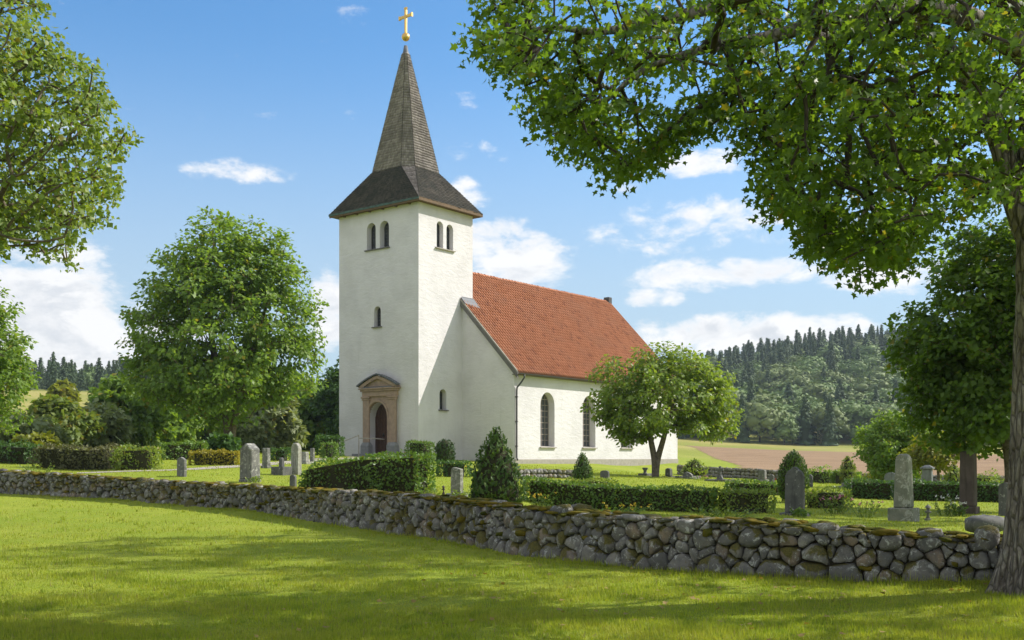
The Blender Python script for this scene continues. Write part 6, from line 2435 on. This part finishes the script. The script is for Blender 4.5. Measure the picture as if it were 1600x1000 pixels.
# the remaining trees of both woods stand as one mass
Vs, Fs, Ms, nv = [], [], [], 0
cache = {}
for X, Y, z, kind, h in rest:
    i = int(r_.integers(5))
    if (kind, i) not in cache:
        me = FAR[kind][i]
        v = np.zeros(len(me.vertices) * 3)
        me.vertices.foreach_get('co', v)
        nq = [p.vertices[:] for p in me.polygons if p.material_index == 0]
        cache[(kind, i)] = (v.reshape(-1, 3), np.array(nq))
    v, f = cache[(kind, i)]
    nl_ = 300 if kind == 'spruce' else 560
    sel = f[(r_.random(len(f)) < .36) | ((np.arange(len(f)) >= nl_) & (r_.random(len(f)) < .85))]
    q = r_.uniform(0, 6.28)
    w = h * r_.uniform(.85, 1.2) * (1.05 if kind == 'spruce' else 1.2)
    ca, sa = math.cos(q), math.sin(q)
    P_ = np.stack([(v[:, 0] * ca - v[:, 1] * sa) * w + X, (v[:, 0] * sa + v[:, 1] * ca) * w + Y, v[:, 2] * h + z - .2], 1)
    Vs.append(P_)
    Fs.append(sel + nv)
    Ms += [{'spruce': 0, 'leafy': 1, 'pale': 2}[kind]] * len(sel)
    nv += len(v)
wood = link('forest', np_mesh('forest', np.concatenate(Vs), np.concatenate(Fs), False, Ms), ['far_spruce', 'far_leaf', 'far_leaf_pale'], kind='stuff')
tag(wood, 'far mixed wood covering the hills behind the church', 'forest')

# ------------------------------------------------------------------ grass
def blades(name, P_, h, w, seed, per=1, lean=.5):
    r = np.random.default_rng(seed)
    n = len(P_)
    q = r.uniform(0, 6.28, n)
    d = np.stack([np.cos(q), np.sin(q), np.zeros(n)], 1)
    s = np.stack([-np.sin(q), np.cos(q), np.zeros(n)], 1)
    hh = h * r.uniform(.5, 1.3, n)
    ww = w * r.uniform(.7, 1.3, n)
    ln = r.uniform(.1, 1.0, n) * lean
    b0 = P_ - s * ww[:, None] / 2
    b1 = P_ + s * ww[:, None] / 2
    t = P_ + d * (hh * ln)[:, None] + np.array([0, 0, 1.0]) * hh[:, None]
    V = np.stack([b0, b1, t], 1).reshape(-1, 3)
    o = link(name, np_mesh(name, V, np.arange(3 * n).reshape(-1, 3)), 'grass_blade', kind='stuff')
    return o


def wall_side(X, Y):
    """signed distance-like: > 0 on the lawn side of the wall line"""
    out = np.zeros(len(X))
    for i in range(0, len(X), 4000):
        d2 = (X[i:i + 4000, None] - WL[None, ::4, 0]) ** 2 + (Y[i:i + 4000, None] - WL[None, ::4, 1]) ** 2
        j = d2.argmin(1) * 4
        v = (X[i:i + 4000] - WL[j, 0]) * WNRM[j, 0] + (Y[i:i + 4000] - WL[j, 1]) * WNRM[j, 1]
        out[i:i + 4000] = v
    return out


r_ = np.random.default_rng(600)
n = 330000
u = r_.random(n)
y0, y1 = 8.8, 42.0
Yg = 1 / np.sqrt(1 / y0 ** 2 + u * (1 / y1 ** 2 - 1 / y0 ** 2))
Xg = r_.uniform(-.56, .56, n) * Yg + r_.uniform(-1, 1, n)
# tufts
cl = np.sin(Xg * 2.1 + np.sin(Yg * 1.7) * 2) + np.sin(Yg * 2.9 + Xg * .8) + r_.normal(0, .9, n)
sd = wall_side(Xg, Yg)
okk = (sd > .02)
Xg, Yg, cl, sd = Xg[okk], Yg[okk], cl[okk], sd[okk]
hgt = (.036 + .018 * np.clip(cl, -1, 2)) * (1 + .9 * (sd < .25)) * (.75 + Yg / 45)
dt = np.hypot(Xg - TX, Yg - TY)
hgt = hgt * (1 + 1.2 * np.exp(-np.maximum(dt - .6, 0) / .5))
gra = blades('grass', np.stack([Xg, Yg, ground(Xg, Yg) - .004], 1), hgt, .0065 * (.5 + Yg / 13), 601)
tag(gra, 'mown grass of the lawn in front of the stone wall', 'grass')
n = 85000
Yg = 18 + 52 * r_.random(n) ** 1.3
Xg = r_.uniform(-.56, .56, n) * Yg
sd = wall_side(Xg, Yg)
okk = sd < -.9
lx_ = (Xg - CH0.x) * EV.x + (Yg - CH0.y) * EV.y
ly_ = (Xg - CH0.x) * NV.x + (Yg - CH0.y) * NV.y
okk &= ~((lx_ > -.3) & (ly_ > NY0 - .1))
Xg, Yg = Xg[okk], Yg[okk]
gra = blades('grass', np.stack([Xg, Yg, ground(Xg, Yg) - .004], 1), .05 * (.6 + Yg / 60), .02 * (.4 + Yg / 45), 602)
tag(gra, 'short grass between the graves of the churchyard', 'grass')
# longer weeds at the foot of the wall
n = 15000
s_ = r_.uniform(0, WLEN, n)
keepm = (np.sin(s_ * 1.9) + np.sin(s_ * .7 + 2) + r_.normal(0, .6, n)) > -.2
s_ = s_[keepm]
q = wall_at(s_, np.zeros(len(s_)), .10 + np.abs(r_.normal(0, .10, len(s_))))
gra = blades('grass', np.stack([q[:, 0], q[:, 1], ground(q[:, 0], q[:, 1]) - .004], 1), .085, .010, 603)
tag(gra, 'longer tufts of grass along the foot of the stone wall', 'grass')

# coarser tufts of grass that stand out of the mown lawn
nt_ = 5200
u = r_.random(nt_)
Yt = 1 / np.sqrt(1 / 8.8 ** 2 + u * (1 / 34.0 ** 2 - 1 / 8.8 ** 2))
Xt = r_.uniform(-.56, .56, nt_) * Yt
okk = (wall_side(Xt, Yt) > .15) & ((np.sin(Xt * 1.1 + 2 * np.sin(Yt * .7)) + np.sin(Yt * 1.9) + r_.normal(0, .8, nt_)) > .1)
Xt, Yt = Xt[okk], Yt[okk]
per = 16
Xg, Yg = np.repeat(Xt, per) + r_.normal(0, .035, len(Xt) * per), np.repeat(Yt, per) + r_.normal(0, .035, len(Xt) * per)
gra = blades('grass', np.stack([Xg, Yg, ground(Xg, Yg) - .004], 1), .062 * (.8 + Yg / 50), .010 * (.6 + Yg / 25), 605, lean=.8)
tag(gra, 'coarser grass tufts and weeds standing out of the lawn', 'grass')
# last year's and early fallen leaves below the maple
nl = 240
Yl = r_.uniform(9.2, 17, nl)
Xl = np.clip(r_.normal(3.2, 3.2, nl), -6, 9)
okk = wall_side(Xl, Yl) > .2
Xl, Yl = Xl[okk], Yl[okk]
V, Fq = leaves(np.stack([Xl, Yl, ground(Xl, Yl) + .035], 1), unit(r_.normal(0, .25, (len(Xl), 3)) + np.array([0, 0, 1.0])), r_.normal(0, 1, (len(Xl), 3)) * np.array([1, 1, .1]), r_.uniform(.05, .09, len(Xl)), LEAF_MAPLE5)
fl = link('fallen_leaves', np_mesh('fallen_leaves', V, Fq), 'leaf_fallen', kind='stuff')
tag(fl, 'yellow and brown maple leaves fallen on the lawn', 'leaves')
# ------------------------------------------------------------------ summer haze over the far hills
hz = MB().box(-900, 900, -60, 760, -14, 130).build('haze', 'lawn')
hz.data.materials.clear()
m, t = new_mat('haze')
vol = t.node('ShaderNodeVolumePrincipled', {'Color': (0.72, 0.85, 1.0, 1), 'Density': 0.00016, 'Anisotropy': 0.2})
o = t.node('ShaderNodeOutputMaterial')
t.l.new(vol.outputs[0], o.inputs['Volume'])
hz.data.materials.append(m)
tag(hz, 'thin summer haze over the fields and hills', 'haze', kind='stuff')
